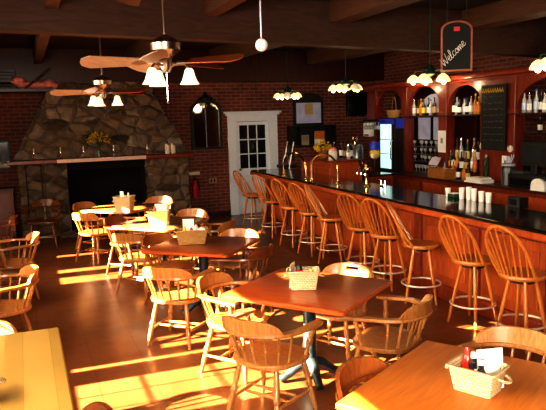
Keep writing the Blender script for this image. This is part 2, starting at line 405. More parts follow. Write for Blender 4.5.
cd = thing('candlestick', 'short silver candlestick at the left end of the mantel shelf', 'candlestick', (.18, 12.33, 1.435), 0, 'candlesticks on the mantel')
G().lathe([(0, .035), (.06, .03), (.12, .012), (.5, .014), (.62, .02), (.7, .026), (1, .02)], (0, 0, 0), (0, 0, .13), 10).build('holder', M['chrome'], cd)
G().lathe([(0, .012), (1, .011)], (0, 0, .125), (0, 0, .21), 8).build('candle', M['cork'], cd)
for x, lab in ((.64, 'silver candlestick standing second from the left on the mantel'), (1.05, 'silver candlestick just left of the vase of yellow flowers'), (1.6, 'silver candlestick just right of the vase of yellow flowers'), (2.23, 'silver candlestick near the white canisters on the mantel')):
    dup(cd, (x, 12.33, 1.435), 0, lab)
for x, lab in ((2.63, 'white canister, the left of two at the right end of the mantel'), (2.74, 'white canister, the right of two at the right end of the mantel')):
    c = thing('canister', lab, 'canister', (x, 12.34, 1.435), 0, 'canisters on the mantel')
    G().lathe([(0, .045), (.03, .05), (.78, .05), (.8, .045)], (0, 0, 0), (0, 0, .2), 14).build('body', M['cork'], c)
    G().lathe([(0, .053), (.7, .05), (1, .012)], (0, 0, .16), (0, 0, .2), 14).build('lid', M['pewter'], c)

def blossom(g, R, n, cen, r=.018, seed=1, sc=(1, 1, .7)):
    q = random.Random(seed)
    for _ in range(n):
        th = q.uniform(0, 2*PI); ph = math.acos(q.uniform(-.5, 1)); rad = R*q.uniform(.5, 1)
        g.sphere((cen[0]+sc[0]*rad*math.sin(ph)*math.cos(th), cen[1]+sc[1]*rad*math.sin(ph)*math.sin(th), cen[2]+sc[2]*rad*math.cos(ph)), r*q.uniform(.6, 1.3), 6)
    return g
def sprays(g, R, n, base, cen, seed=2):
    q = random.Random(seed)
    for _ in range(n):
        th = q.uniform(0, 2*PI); ph = q.uniform(.1, 1.5)
        e = (cen[0]+R*math.sin(ph)*math.cos(th), cen[1]+R*math.sin(ph)*math.sin(th), cen[2]+.7*R*math.cos(ph))
        mid = ((base[0]*.4+e[0]*.6)+q.uniform(-.02, .02), base[1]*.4+e[1]*.6, base[2]*.5+e[2]*.5+.03)
        g.tube([base, mid, e], .003, 4)
    return g
v = thing('flower_vase', 'slim vase of yellow dried flowers on the mantel shelf', 'vase', (1.33, 12.33, 1.435))
G().lathe([(0, .04), (.1, .045), (.35, .03), (.8, .024), (1, .036)], (0, 0, 0), (0, 0, .2), 12).build('vase', M['greenglass'], v)
sprays(G(), .22, 30, (0, 0, .18), (0, 0, .34), 5).build('stems', M['leafm'], v)
tag(blossom(G(), .22, 110, (0, 0, .33), .018, 4, (1, .5, .7)).build('blossoms', M['flower'], v), kind='stuff')

# things by the left pillar
for x, lab in ((.02, 'long black fire poker hung left on the stone pillar'), (.28, 'long black fire poker hung right on the stone pillar')):
    p = thing('fire_poker', lab, 'fire poker', (x, 12.37, .45), 0, 'fire pokers')
    G().tube([(0, 0, 0), (0, 0, .80)], .010, 6).build('shaft', M['black'], p)
    G().tube([(0, 0, .80), (0, -.02, .86), (0, .02, .88), (0, .03, .84)], .010, 6).build('hook', M['black'], p)
pc = thing('wall_picture', 'black framed dark picture on the brick left of the fireplace', 'picture', (-.42, BY-.02, 1.25))
G().box(-.2, .2, -.02, .02, 0, .55, .008).build('frame', M['black'], pc, False); G().box(-.16, .16, -.026, -.019, .04, .51).build('print', M['doorglass'], pc, False)
sb = thing('side_cabinet', 'small brown side cabinet against the brick left of the fireplace', 'cabinet', (-.52, 12.75, 0))
G().box(-.3, .3, -.25, .25, .06, .9, .01).build('carcass', M['mahog'], sb, False); G().box(-.32, .32, -.27, .27, .9, .93, .008).build('top', M['chair_dark'], sb, False)
dr = G().box(-.27, .27, -.268, -.25, .1, .86, .006).build('door', M['mahog'], sb, False); G().sphere((.2, -.285, .5), .016, 8).build('knob', M['brass'], dr)
for x in (-.26, .26):
    for y in (-.2, .2): G().box(x-.025, x+.025, y-.025, y+.025, 0, .06).build('foot', M['mahog_dk'], sb, False)
lv = thing('louvered_vent', 'blue grey louvered vent high on the brick left of the chimney', 'vent', (-.35, 12.55, 2.5))
G().box(-.62, -.58, -.03, .06, 0, .34).box(.28, .32, -.03, .06, 0, .34).box(-.58, .28, -.03, .06, 0, .04).box(-.58, .28, -.03, .06, .30, .34).build('frame', M['louver'], lv, False)
g = G()
for i in range(4): g.box(-.58, .28, -.03, .03, .065+.06*i, .078+.06*i, mat=Matrix.Translation((0, 0, 0)))
g.build('louver_slats', M['louver'], lv, False)
lg = thing('high_shelf', 'dark timber shelf high on the left of the chimney carrying pink cloth', 'shelf', (.1, 12.42, 2.66))
G().box(-1.2, .52, -.2, .62, 0, .05).build('board', M['mahog_dk'], lg, False)
G().tube([(.02, -.15, .05), (.45, -.15, .40)], .022, 6).build('brace', M['beam'], lg)
lv.location.z = 2.71; lv.location.y = 12.40
g = G()
for (x, z, r, sx) in ((-.12, .16, .10, 1.2), (-.05, .09, .08, 1.4), (.05, .09, .08, 1.5), (.18, .08, .075, 1.5), (.30, .09, .085, 1.3), (.40, .10, .09, 1.2), (.48, .07, .065, 1.2)):
    g.sphere((x, 0, z-.02), r, 10, (sx, .9, .9))
tag(g.build('cloth_bundle', M['pink'], None, True, (.13, 12.34, 2.715)), 'pink cloth bundle lying on the high dark shelf by the chimney', 'cloth')

# mirror and wall fittings
mr = thing('arched_mirror', 'black arched mirror on brick wall between fireplace and white door', 'mirror', (3.62, BY-.03, 1.45))
def arch(w, h, rise, n=12):
    p = [(-w, 0), (w, 0), (w, h)]
    for i in range(1, n): a = PI*i/n; p.append((w*math.cos(a), h+rise*math.sin(a)))
    return p+[(-w, h)]
out = arch(.33, .83, .22); inn = [(x*.84, .05+z*.90) for x, z in out]
g = G()
A = [[g.bm.verts.new((x, y, z)) for x, z in P_] for y, P_ in ((-.04, out), (-.04, inn), (.02, inn), (.02, out))]
for i in range(4):
    a, b_ = A[i], A[(i+1) % 4]
    for j in range(len(a)): g.bm.faces.new((a[j], a[(j+1) % len(a)], b_[(j+1) % len(a)], b_[j]))
g.build('frame', M['black'], mr, False)
G().rings([[(x, -.005, z) for x, z in inn], [(x, .01, z) for x, z in inn]]).build('glass', M['mirrorglass'], mr, False)
g = G().lathe([(0, .09), (.25, .10), (.5, .06), (.8, .035), (1, .004)], (0, -.01, 1.03), (0, -.01, 1.2), 8)
g.sphere((-.12, -.01, 1.04), .05, 8).sphere((.12, -.01, 1.04), .05, 8).build('crest', M['black'], mr)
G().box(-.008, .008, -.03, -.006, .05, 1.0).build('glazing_bar', M['black'], mr, False)
ex = thing('fire_extinguisher', 'red fire extinguisher hung on brick below the pale sign', 'fire extinguisher', (3.30, BY-.09, .45))
G().lathe([(0, .06), (.04, .075), (.78, .075), (.9, .05), (1, .025)], (0, 0, 0), (0, 0, .38), 14).build('cylinder', M['extred'], ex)
G().box(-.02, .02, -.05, .02, .38, .43, .005).tube([(0, -.05, .42), (.06, -.09, .36), (.085, -.06, .15)], .012, 6).build('valve_and_hose', M['black'], ex)
G().box(-.05, .05, .06, .09, .1, .3).build('bracket', M['black'], ex, False)
tag(G().box(-.17, .17, -.01, .01, -.035, .035, .004).build('wall_plaque', M['cork'], None, False, (3.27, BY-.012, .96)), 'narrow pale plaque on brick above the red extinguisher', 'sign')
ol = thing('wall_outlet', 'dark double outlet plate low on the brick left of the door', 'outlet', (3.72, BY-.01, .78))
G().box(-.09, .09, -.008, .008, -.06, .06, .004).build('plate', M['pewter'], ol, False); G().box(-.05, -.02, -.014, -.006, -.03, .03).box(.02, .05, -.014, -.006, -.03, .03).build('socket', M['black'], ol, False)

# poster, rack under it, television on the back wall
ps = thing('arched_poster', 'black arched frame with pale poster leaning above the wall rack', 'picture', (5.98, BY-.03, 1.88))
o2 = arch(.36, .52, .20)
G().rings([[(x, -.02, z) for x, z in o2], [(x, .02, z) for x, z in o2]]).build('frame', M['black'], ps, False)
G().box(-.30, .30, -.032, -.02, .05, .50).build('poster', M['frost'], ps, False)
G().box(-.10, .10, -.038, -.032, .24, .48).build('tan_picture', M['tan'], ps, False)
rk = thing('wall_rack', 'black wall rack of brochures beneath the arched poster', 'rack', (6.02, BY-.10, 1.42))
G().box(-.56, .56, .06, .10, 0, .46).box(-.56, .56, -.10, .06, 0, .03).box(-.56, .56, -.10, .06, .43, .46).box(-.56, -.53, -.10, .06, .03, .43).box(.53, .56, -.10, .06, .03, .43).box(-.32, -.30, -.10, .06, .03, .43).box(.30, .32, -.10, .06, .03, .43).build('rack', M['black'], rk, False)
for x, w, h, mt, lab in ((-.17, .18, .22, 'tan', 'tan brochure standing in the left of the black wall rack'), (.18, .24, .30, 'orange', 'orange and white brochure standing in the right of the black wall rack')):
    b_ = tag(G().box(-w/2, w/2, -.008, .008, 0, h).build('brochure', M['paper'] if mt == 'orange' else M['tan'], None, False, (6.02+x, BY-.12, 1.452)), lab, 'brochure', 'brochures in the wall rack')
    if mt == 'orange': G().box(-w/2, w/2, -.012, -.008, h*.4, h).build('picture', M['orange'], b_, False)
    else: G().box(-w/2+.02, w/2-.02, -.012, -.008, h*.35, h*.9).build('picture', M['pewter'], b_, False)
tv = thing('television', 'black television mounted on brick high in the back corner', 'television', (7.18, BY-.12, 2.06))
G().box(-.28, .28, -.05, .05, 0, .54, .012).build('case', M['black'], tv, False); G().box(-.255, .255, -.055, -.049, .03, .515).build('screen', M['blackgloss'], tv, False); G().box(-.06, .06, .05, .12, .2, .35).build('bracket', M['black'], tv, False)

# ------------------------------------------------------------------ bar counter (slightly rotated)
BA = -.022
bar = thing('bar_counter', 'long red wood bar with dark polished counter along the stools', 'bar', (3.93, 4.0, 0), -BA*-1)
L0, L1 = -2.4, 7.66
G().box(.0, .74, L0, L1, 1.03, 1.075, .012).build('countertop', M['barblack'], bar, False)
G().box(-.012, .02, L0, L1, .985, 1.045, .010).box(-.012, .74, L1, L1+.014, .985, 1.045, .006).build('counter_edging', M['bar_red'], bar, False)
G().box(.30, .34, L0, L1-.05, 0, 1.03).box(.30, .70, L1-.09, L1-.05, 0, 1.03).box(.66, .70, L0, L1-.09, .1, 1.03).build('front_panel', M['bar_red'], bar, False)
G().box(.22, .31, L0, L1-.05, .90, 1.0, .02).build('cornice', M['mahog'], bar, False)
G().box(.27, .31, L0, L1-.05, 0, .16, .01).build('plinth', M['mahog'], bar, False)
y = L1-.15
while y > L0:
    G().box(.262, .305, y-.07, y+.07, .0, .98, .008).build('pilaster', M['mahog'], bar, False)
    if y-1.0 > L0: G().box(.285, .305, y-.88, y-.17, .26, .80, .012).build('raised_panel', M['bar_red'], bar, False)
    y -= 1.05
def bp(lx, ly, z=1.075):
    v_ = Matrix.Rotation(BA, 4, 'Z') @ Vector((lx, ly, 0)); return (3.93+v_.x, 4.0+v_.y, z)

# brass arches for the serving station
def brass_arch(p0, p1, h, lab):
    p0, p1 = Vector((*p0, 1.075)), Vector((*p1, 1.075)); c = (p0+p1)/2; d = (p1-p0)/2
    t = thing('serving_rail', lab, 'hand rail', tuple(c), 0, 'brass serving rails on the bar')
    up = Vector((0, 0, 1)); pts = [-d, -d+up*(h-d.length*.75)]
    for i in range(1, 12):
        a = PI-PI*i/12; pts.append(d*math.cos(a)+up*(h-d.length*.75+d.length*.75*math.sin(a)))
    pts += [d+up*(h-d.length*.75), d]
    G().tube(pts, .017, 8).build('arch', M['brass'], t)
    for e in (-d, d): G().lathe([(0, .04), (.4, .038), (1, .02)], e, e+up*.03, 12).build('flange', M['brass'], t)
brass_arch((4.14, 10.10), (4.25, 9.38), .40, 'curved brass serving rail farther along the bar')
brass_arch((4.16, 8.98), (4.34, 8.45), .42, 'curved brass serving rail nearer along the bar')

# ------------------------------------------------------------------ chairs
LEG = [(0, .013), (.06, .015), (.2, .019), (.36, .022), (.44, .017), (.47, .025), (.52, .026), (.55, .018), (.72, .022), (.9, .018), (1, .015)]
SPN = [(0, .008), (.25, .011), (.45, .008), (.5, .013), (.55, .008), (.75, .010), (1, .008)]
POST = [(0, .013), (.15, .016), (.3, .012), (.4, .021), (.55, .023), (.62, .014), (.8, .018), (1, .013)]
def seat_pts(z, k=1.0, n=36):
    pts = []
    for i in range(n):
        a = 2*PI*i/n; cx, sy = math.cos(a), math.sin(a)
        e = 2.6
        x = .255*math.copysign(abs(cx)**(2/e), cx); y_ = .235*math.copysign(abs(sy)**(2/e), sy)
        x *= (1.0+.08*(y_/.235))
        pts.append((x*k, y_*k, z))
    return pts
def arc_pt(a, r=.285, cy=-.02): return Vector((r*math.cos(a), cy+r*math.sin(a)*.95, 0))
def chair_mesh(name, label, slot, mt, cat='chair'):
    t = thing(name, label, cat)
    G().rings([seat_pts(.405, .93), seat_pts(.412, .985), seat_pts(.428, 1.0), seat_pts(.440, .985), seat_pts(.444, .94), seat_pts(.436, .72), seat_pts(.43, .35)]).build('seat', mt, t)
    tops = {(-1, 1): (-.165, .15), (1, 1): (.165, .15), (-1, -1): (-.15, -.14), (1, -1): (.15, -.14)}
    foot = {(-1, 1): (-.235, .215), (1, 1): (.235, .215), (-1, -1): (-.215, -.235), (1, -1): (.215, -.235)}
    for kx in tops:
        a, b_ = foot[kx], tops[kx]
        G().lathe(LEG, (a[0], a[1], 0), (b_[0], b_[1], .412), 10).build('leg', mt, t)
    def on(kx, z): f_, p_ = foot[kx], tops[kx]; u = z/.412; return Vector((f_[0]+(p_[0]-f_[0])*u, f_[1]+(p_[1]-f_[1])*u, z))
    STR = [(0, .008), (.3, .012), (.5, .015), (.7, .012), (1, .008)]
    for s in (-1, 1): G().lathe(STR, on((s, -1), .15), on((s, 1), .15), 8).build('stretcher', mt, t)
    for u in (.36, .64):
        a = on((-1, -1), .15).lerp(on((-1, 1), .15), u); b_ = on((1, -1), .15).lerp(on((1, 1), .15), u)
        G().lathe(STR, a, b_, 8).build('stretcher', mt, t)
    # arm rail: U in plan
    path = [Vector((.285, .19, .655)), Vector((.29, .10, .657)), Vector((.289, .03, .66))]
    for i in range(0, 19): path.append(arc_pt(-PI*i/18)+Vector((0, 0, .662)))
    path += [Vector((-.289, .03, .66)), Vector((-.29, .10, .657)), Vector((-.285, .19, .655))]
    wd = [.034, .042, .036]+[.030]*19+[.036, .042, .034]
    R = []
    for i, p in enumerate(path):
        tg = (path[min(i+1, len(path)-1)]-path[max(i-1, 0)]); tg.z = 0; tg.normalize(); n_ = Vector((-tg.y, tg.x, 0)); w = wd[i]
        R.append([p+n_*w+Vector((0, 0, -.004)), p+n_*w*.9+Vector((0, 0, .012)), p-n_*w*.9+Vector((0, 0, .012)), p-n_*w+Vector((0, 0, -.004)), p-n_*w*.8+Vector((0, 0, -.012)), p+n_*w*.8+Vector((0, 0, -.012))])
    G().rings(R).build('arm_rail', mt, t)
    # raised crest on the back of the rail
    g = G(); a0, a1 = math.radians(-144), math.radians(-36); n = 26
    def strip(i0, i1, f0, f1):
        R = []
        for i in range(i0, i1+1):
            u = i/n; a = a0+(a1-a0)*u
            e = max(0, 1-abs(2*u-1)**3.5)**.7
            h = .010+.088*e
            zb, zt = .672+h*f0, .672+h*f1
            lean = .018
            pi_ = arc_pt(a, .272); po = arc_pt(a, .302)
            d = (po-pi_).normalized()
            R.append([pi_+d*lean*f0+Vector((0, 0, zb)), po+d*lean*f0+Vector((0, 0, zb)), po+d*(lean*f1-.003)+Vector((0, 0, zt)), pi_+d*(lean*f1+.003)+Vector((0, 0, zt))])
        g.rings(R)
    if slot:
        strip(0, n, 0, .42); strip(0, n, .74, 1); strip(0, 10, .42, .74); strip(16, n, .42, .74)
    else: strip(0, n, 0, 1)
    g.build('crest_rail', mt, t)
    for i in range(8):
        a = math.radians(-160+i*140/7)
        b_ = arc_pt(a, .222, -.01); e = arc_pt(a, .285)
        G().lathe(SPN, (b_.x, b_.y*.95, .43), (e.x, e.y, .656), 7).build('spindle', mt, t)
    for s in (-1, 1): G().lathe(POST, (s*.225, .10, .43), (s*.287, .13, .65), 9).build('arm_post', mt, t)
    return t
protoA = chair_mesh('dining_chair', 'x', False, M['chair'])
protoB = chair_mesh('dining_chair', 'x', True, M['chair'])
used = set()
def chair(x, y, fx_, fy_, label, group, slot=False, dark=False):
    p = protoB if slot else protoA
    if p.name in used: r = dup(p, (x, y, 0), face(fx_, fy_), label, group)
    else:
        used.add(p.name); r = p; r.location = (x, y, 0); r.rotation_euler = (0, 0, face(fx_, fy_)); r['label'] = label; r['group'] = group
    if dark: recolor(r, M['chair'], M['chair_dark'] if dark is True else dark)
    return r
g1 = 'chairs around the nearest cherry table'; g2 = 'chairs around the second cherry table'; g3 = 'chairs around the third table'; g4 = 'chairs around the table by the fireplace'; g5 = 'chairs along the left side'; g6 = 'chairs at the amber table'
chair(1.49, 3.97, .84, .55, 'wooden captain chair seen from behind at the near side of the nearest cherry table', g1)
chair(1.54, 4.84, .62, -.78, 'sunlit pale captain chair at the left side of the nearest cherry table', g1)
chair(2.38, 3.88, -.6, .8, 'wooden captain chair seen side-on at the right of the nearest cherry table', g1)
chair(2.38, 4.69, -.83, -.55, 'captain chair with a hand slot in its crest beyond the nearest cherry table', g1, True)
chair(1.26, 5.76, .66, .75, 'bright sunlit captain chair in front of the second cherry table', g2)
chair(2.16, 6.86, -.63, -.77, 'captain chair with glossy crest facing forward behind the second cherry table', g2)
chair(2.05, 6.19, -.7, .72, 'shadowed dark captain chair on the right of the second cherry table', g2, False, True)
chair(1.47, 7.03, .5, -.86, 'dark reddish captain chair tucked left behind the second cherry table', g2, False, M['chair_red'])  # red-brown wood stands in for the shadow on this chair
chair(1.24, 7.70, .7, .71, 'captain chair seen from behind in front of the third table', g3)
chair(2.13, 8.88, -.55, -.83, 'captain chair with sun-striped crest facing forward behind the third table', g3)
chair(2.22, 7.97, -.78, .62, 'captain chair on the right of the third table by the stools', g3)
chair(1.26, 8.77, .72, -.69, 'dark captain chair in shadow between third table and fireplace table', g3, False, True)
chair(.93, 9.82, .72, .69, 'sunlit captain chair seen from behind at the fireplace table', g4)
chair(1.0, 10.72, .6, -.8, 'captain chair with curved crest at the left back of the fireplace table', g4)
chair(2.02, 10.78, -.57, -.82, 'captain chair facing forward at the right back of the fireplace table', g4)
chair(1.66, 9.62, -.68, .73, 'captain chair between the fireplace table and the third table basket', g4)
chair(-.21, 8.10, -1, -.1, 'captain chair facing left at the far table by the left wall', g5)
chair(-.27, 6.1, -.98, -.15, 'captain chair with sunlit arm rail facing left, nearer by the left wall', g5)
chair(-.38, 4.26, .0, -1, 'captain chair with bleached crest behind the pale oak table', g5)
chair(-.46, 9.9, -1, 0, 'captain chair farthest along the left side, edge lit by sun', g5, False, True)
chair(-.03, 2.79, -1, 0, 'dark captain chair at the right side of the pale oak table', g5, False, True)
chair(1.66, 2.59, .52, -.87, 'reddish captain chair tucked against the back left of the amber table', g6, False, M['chair_red'])
chair(2.44, 2.72, -.87, -.52, 'captain chair with broad crest behind the basket on the amber table', g6)
chair(.25, 11.45, -.3, -1, 'dark captain chair in shadow in front of the left stone pillar', g5, False, True)

# ------------------------------------------------------------------ tables
def rsq(w, h, r, z, n=5):
    p = []
    for cx, cy, a0 in ((w-r, h-r, 0), (-w+r, h-r, PI/2), (-w+r, -h+r, PI), (w-r, -h+r, 1.5*PI)):
        for i in range(n+1): a = a0+PI/2*i/n; p.append((cx+r*math.cos(a), cy+r*math.sin(a), z))
    return p
def table(x, y, rot, w, h, top, label, group, r=.035):
    t = thing('dining_table', label, 'table', (x, y, 0), rot, group)
    G().rings([rsq(w-.008, h-.008, r, .716), rsq(w, h, r, .722), rsq(w, h, r, .742), rsq(w-.008, h-.008, r, .75)]).build('tabletop', top, t)
    ys_ = [0] if h < .7 else [-h*.55, h*.55]
    for yy in ys_:
        G().lathe([(0, .06), (.05, .075), (.12, .058), (.2, .052), (.85, .05), (.92, .055), (1, .055)], (0, yy, .06), (0, yy, .71), 16).build('column', M['iron'], t)
        G().box(-.2, .2, yy-.03, yy+.03, .695, .716).box(-.03, .03, yy-.2, yy+.2, .695, .716).build('top_bracket', M['iron'], t, False)
        for a in range(4):
            d = Vector((math.cos(a*PI/2+PI/4), math.sin(a*PI/2+PI/4), 0)); o = Vector((0, yy, 0))
            G().tube([o+d*.03+Vector((0, 0, .15)), o+d*.10+Vector((0, 0, .13)), o+d*.18+Vector((0, 0, .065)), o+d*.25+Vector((0, 0, .03))], [.05, .042, .034, .030], 10).build('base_foot', M['iron'], t)
    return t
table(1.985, 4.385, -.92, .515, .475, M['cherry'], 'glossy cherry square table nearest the camera with condiment basket', 'square tables on the floor')
table(1.71, 6.50, -.72, .49, .46, M['cherry'], 'cherry square table second from the camera with brown menu basket', 'square tables on the floor')
table(1.61, 8.22, -.83, .49, .48, M['honey'], 'sunlit honey square table third from the camera with pale basket', 'square tables on the floor', .12)
table(1.38, 10.08, -.82, .48, .48, M['honey'], 'bright sunlit square table farthest back before the fireplace', 'square tables on the floor', .06)
table(-.40, 3.2, 0, .53, 1.055, M['oak'], 'pale oak plank table cut by the lower left corner', None, .008)
table(1.935, 2.325, .54, .50, .50, M['amber'], 'amber square table in the lower right foreground', None, .01)
table(-.93, 8.05, 0, .46, .46, M['honey'], 'square table at the left edge behind the turned chair', None, .03)
table(-1.0, 6.08, 0, .46, .46, M['honey'], 'square table by the left wall beside the chair with sunlit arms', None, .03)

# ------------------------------------------------------------------ baskets and contents
def basket(x, y, rot, w, d, h, label, tone=None, z=.75, handles=True):
    t = thing('woven_basket', label, 'basket', (x, y, z), rot, 'condiment baskets on the tables')
    k_ = .80
    g = G().rings([rsq(w*k_*.9, d*k_*.9, .01, 0, 2), rsq(w*k_, d*k_, .015, .004, 2), rsq(w*.93, d*.93, .015, h*.7, 2), rsq(w, d, .015, h, 2), rsq(w-.008, d-.008, .012, h, 2), rsq(w*.9-.008, d*.9-.008, .012, h*.5, 2), rsq(w*k_-.01, d*k_-.01, .01, .01, 2)])
    g.build('woven_body', tone or M['wicker'], t)
    R = rsq(w+.003, d+.003, .018, h, 4)
    G().tube(R, .0075, 6, True).build('rim', tone or M['wicker'], t)
    if handles:
        for s in (-1, 1):
            pts = [(s*(w+.004), -.03, h*.75)]
            for i in range(7): a = -PI/2+PI*i/6; pts.append((s*(w+.008+.035*math.cos(a)), .035*math.sin(a), h*.75-.012*math.cos(a)))
            G().tube(pts, .007, 6).build('handle', tone or M['wicker'], t)
    return t
def local(t, lx, ly, lz):
    v_ = Matrix.Rotation(t.rotation_euler[2], 4, 'Z') @ Vector((lx, ly, lz)); return (t.location[0]+v_.x, t.location[1]+v_.y, t.location[2]+v_.z)
def squeeze(loc, mt, cap, label, h=.17, r=.028, name='ketchup_bottle', cat='bottle'):
    t = thing(name, label, cat, loc, 0)
    G().lathe([(0, r*.9), (.03, r), (.55, r), (.75, r*.75), (.84, r*.5)], (0, 0, 0), (0, 0, h), 12).build('body', mt, t)
    G().lathe([(0, r*.6), (.5, r*.55), (1, r*.3)], (0, 0, h*.83), (0, 0, h*1.05), 12).build('cap', cap, t)
    return t
def card(loc, rot, w, h, tilt, mt, label, name='menu_card', cat='menu'):
    o = G().box(-w/2, w/2, -.002, .002, 0, h).build(name, mt, None, False, loc)
    o.rotation_euler = (tilt, 0, rot)
    return tag(o, label, cat)
wbrown = wicker_mat((.72, .52, .32))
ba = basket(1.935, 4.37, -.40, .12, .08, .145, 'cream woven basket holding red ketchup on nearest cherry table')
squeeze(local(ba, -.03, -.02, .012), M['red'], M['black'], 'red ketchup bottle with black cap in nearest table basket', .17, .042)
squeeze(local(ba, .06, .01, .012), M['yellow'], M['yellow'], 'yellow mustard bottle in nearest table basket', .135, .026, 'mustard_bottle')
card(local(ba, -.092, .02, .012), ba.rotation_euler[2]+PI/2-.3, .11, .19, .06, M['cork'], 'cream menu card upright in nearest table basket')
bb = basket(1.62, 6.60, -.25, .175, .11, .15, 'brown woven basket with menus and napkins on second cherry table', wbrown)
card(local(bb, -.03, .04, .012), bb.rotation_euler[2], .12, .25, .05, M['paper'], 'tall white menu card standing in second table basket')
squeeze(local(bb, .05, .0, .012), M['paper'], M['paper'], 'white squeeze bottle in second table brown basket', .18, .035, 'sauce_bottle')
squeeze(local(bb, -.075, -.02, .012), M['yellow'], M['yellow'], 'yellow mustard bottle in second table brown basket', .17, .03, 'mustard_bottle')
squeeze(local(bb, .0, -.05, .012), M['red'], M['red'], 'red ketchup bottle in second table brown basket', .16, .028)
o = tag(G().sphere((0, 0, .06), .055, 8, (1, .7, 1)).build('napkin', M['paper'], None, True, local(bb, .11, -.01, .06)), 'crumpled white napkin in second table brown basket', 'napkin')
bc = basket(1.55, 7.98, -.4, .135, .11, .19, 'sunlit pale basket with flopping papers on third table')
card(local(bc, .02, .03, .012), bc.rotation_euler[2], .17, .26, -.12, M['paper'], 'white paper menu leaning in third table basket')
card(local(bc, .05, -.02, .015), bc.rotation_euler[2]-.3, .15, .25, .12, M['paper'], 'white paper folded forward in third table basket', 'paper_sheet', 'paper')
squeeze(local(bc, -.05, -.02, .012), M['red'], M['red'], 'red ketchup bottle in third table pale basket', .22, .03)
bd = basket(1.33, 9.45, -.5, .135, .11, .235, 'tall bleached basket on the table before the fireplace')
card(local(bd, -.03, .02, .012), bd.rotation_euler[2], .06, .30, .05, M['paper'], 'narrow white card in fireplace table basket')
squeeze(local(bd, .07, 0, .012), M['paper'], M['paper'], 'white squeeze bottle in fireplace table basket', .27, .03, 'sauce_bottle')
be = basket(1.92, 2.33, -1.12, .115, .085, .125, 'cream woven basket with bottles on the amber foreground table')
squeeze(local(be, -.065, .03, .012), M['red'], M['red'], 'red ketchup bottle in amber table basket', .17, .03)
def jar(loc, body, lid, label, h=.15, r=.022):
    t = thing('sauce_bottle', label, 'bottle', loc, 0)
    G().lathe([(0, r*.9), (.04, r), (.6, r), (.72, r*.6), (.85, r*.55)], (0, 0, 0), (0, 0, h), 12).build('glass', body, t)
    G().lathe([(0, r*.7), (1, r*.7)], (0, 0, h*.84), (0, 0, h), 10).build('cap', lid, t)
    G().lathe([(0, r*1.03), (1, r*1.03)], (0, 0, h*.2), (0, 0, h*.55), 12, False).build('label', M['paper'], t)
jar(local(be, -.025, .015, .012), M['darkglass'], M['paper'], 'dark sauce bottle with white cap in amber table basket', .165)
jar(local(be, -.01, -.04, .012), M['amberglass'], M['black'], 'brown sauce bottle at the front of amber table basket', .135)
jar(local(be, .035, -.035, .012), M['darkglass'], M['bluewhite'], 'dark sauce bottle with pale blue cap in amber table basket', .16)
card(local(be, .055, .03, .012), be.rotation_euler[2]+.9, .13, .19, -.12, M['paper'], 'white napkin sheaf standing in amber table basket', 'napkin_sheaf', 'napkins')
bf = basket(-.325, 3.22, .1, .115, .085, .125, 'woven basket peeking in at the left edge on pale oak table')

# ------------------------------------------------------------------ bar stools
def make_stool(label):
    t = thing('bar_stool', label, 'stool')
    def circ(r, z, n=28): return [(r*math.cos(2*PI*i/n)*1.02, r*math.sin(2*PI*i/n), z) for i in range(n)]
    G().rings([circ(.165, .608), circ(.192, .613), circ(.203, .628), circ(.203, .642), circ(.195, .655), circ(.17, .658), circ(.09, .648)]).build('seat', M['stool'], t)
    G().lathe([(0, .11), (.3, .11), (.4, .07), (1, .07)], (0, 0, .57), (0, 0, .61), 20).build('swivel_plate', M['black'], t)
    for a in range(4):
        th = PI/4+a*PI/2; d = Vector((math.cos(th), math.sin(th), 0))
        G().lathe([(0, .012), (.1, .015), (.4, .018), (.8, .019), (1, .016)], d*.235, d*.11+Vector((0, 0, .59)), 10).build('leg', M['stool'], t)
    G().tube([(.212*math.cos(2*PI*i/32), .212*math.sin(2*PI*i/32), .205) for i in range(32)], .011, 8, True).build('foot_ring', M['ring'], t)
    def hoop(u):       # u in 0..1 ; local back at -y
        a = PI*u; w = .182+.052*math.sin(a)**.7 if 0 < u < 1 else .182
        x = -w*math.cos(a) if True else 0
        zz = math.sin(a)**.8 if math.sin(a) > 0 else 0
        z = .64+.47*zz
        yb = -.085-.055*math.sin(a)**.5-.23*zz if 0 < u < 1 else -.085
        return Vector((x, yb, z))
    G().tube([hoop(i/28) for i in range(29)], .0135, 8).build('bow', M['stool'], t)
    for i in range(8):
        f = (i+.5)/8; u0 = .12+.76*f
        h = hoop(u0)
        bx = -.155+.31*f; by = -math.sqrt(max(.0, .178**2-bx**2))
        G().lathe([(0, .008), (.3, .009), (1, .006)], (bx, by, .645), h, 7).build('spindle', M['stool'], t)
    return t
st0 = None
stools = [(4.0, 11.3, -.97, -.2, 'bow-backed bar stool farthest back, in front of the white door'),
          (4.0, 10.26, -.95, -.28, 'bow-backed bar stool second from the white door'),
          (4.0, 9.37, -.95, -.28, 'bow-backed bar stool beside the farther brass rail'),
          (4.0, 8.64, -.96, -.25, 'bow-backed bar stool in front of the nearer brass rail'),
          (4.0, 8.0, -.80, .60, 'bow-backed bar stool turned side-on, just past the nearer brass rail'),
          (4.0, 7.11, -.9, -.4, 'bow-backed bar stool, first to the right of the side-on stool by the brass rail'),
          (4.0, 6.5, -.9, -.4, 'bow-backed bar stool behind the nearest cherry table corner'),
          (4.0, 5.81, -.82, .57, 'bow-backed bar stool turned side-on between two front-facing stools nearer the camera'),
          (4.0, 4.94, -.97, -.24, 'bow-backed bar stool below the white cups on the bar'),
          (4.0, 4.28, -.97, -.24, 'bow-backed bar stool nearest the camera at the bar')]
for x, y, bx, by, lab in stools:
    rz = face(-bx, -by)
    if st0 is None:
        st0 = make_stool(lab); st0.location = (x, y, 0); st0.rotation_euler = (0, 0, rz); st0['group'] = 'bar stools along the bar'
    else: dup(st0, (x, y, 0), rz, lab)

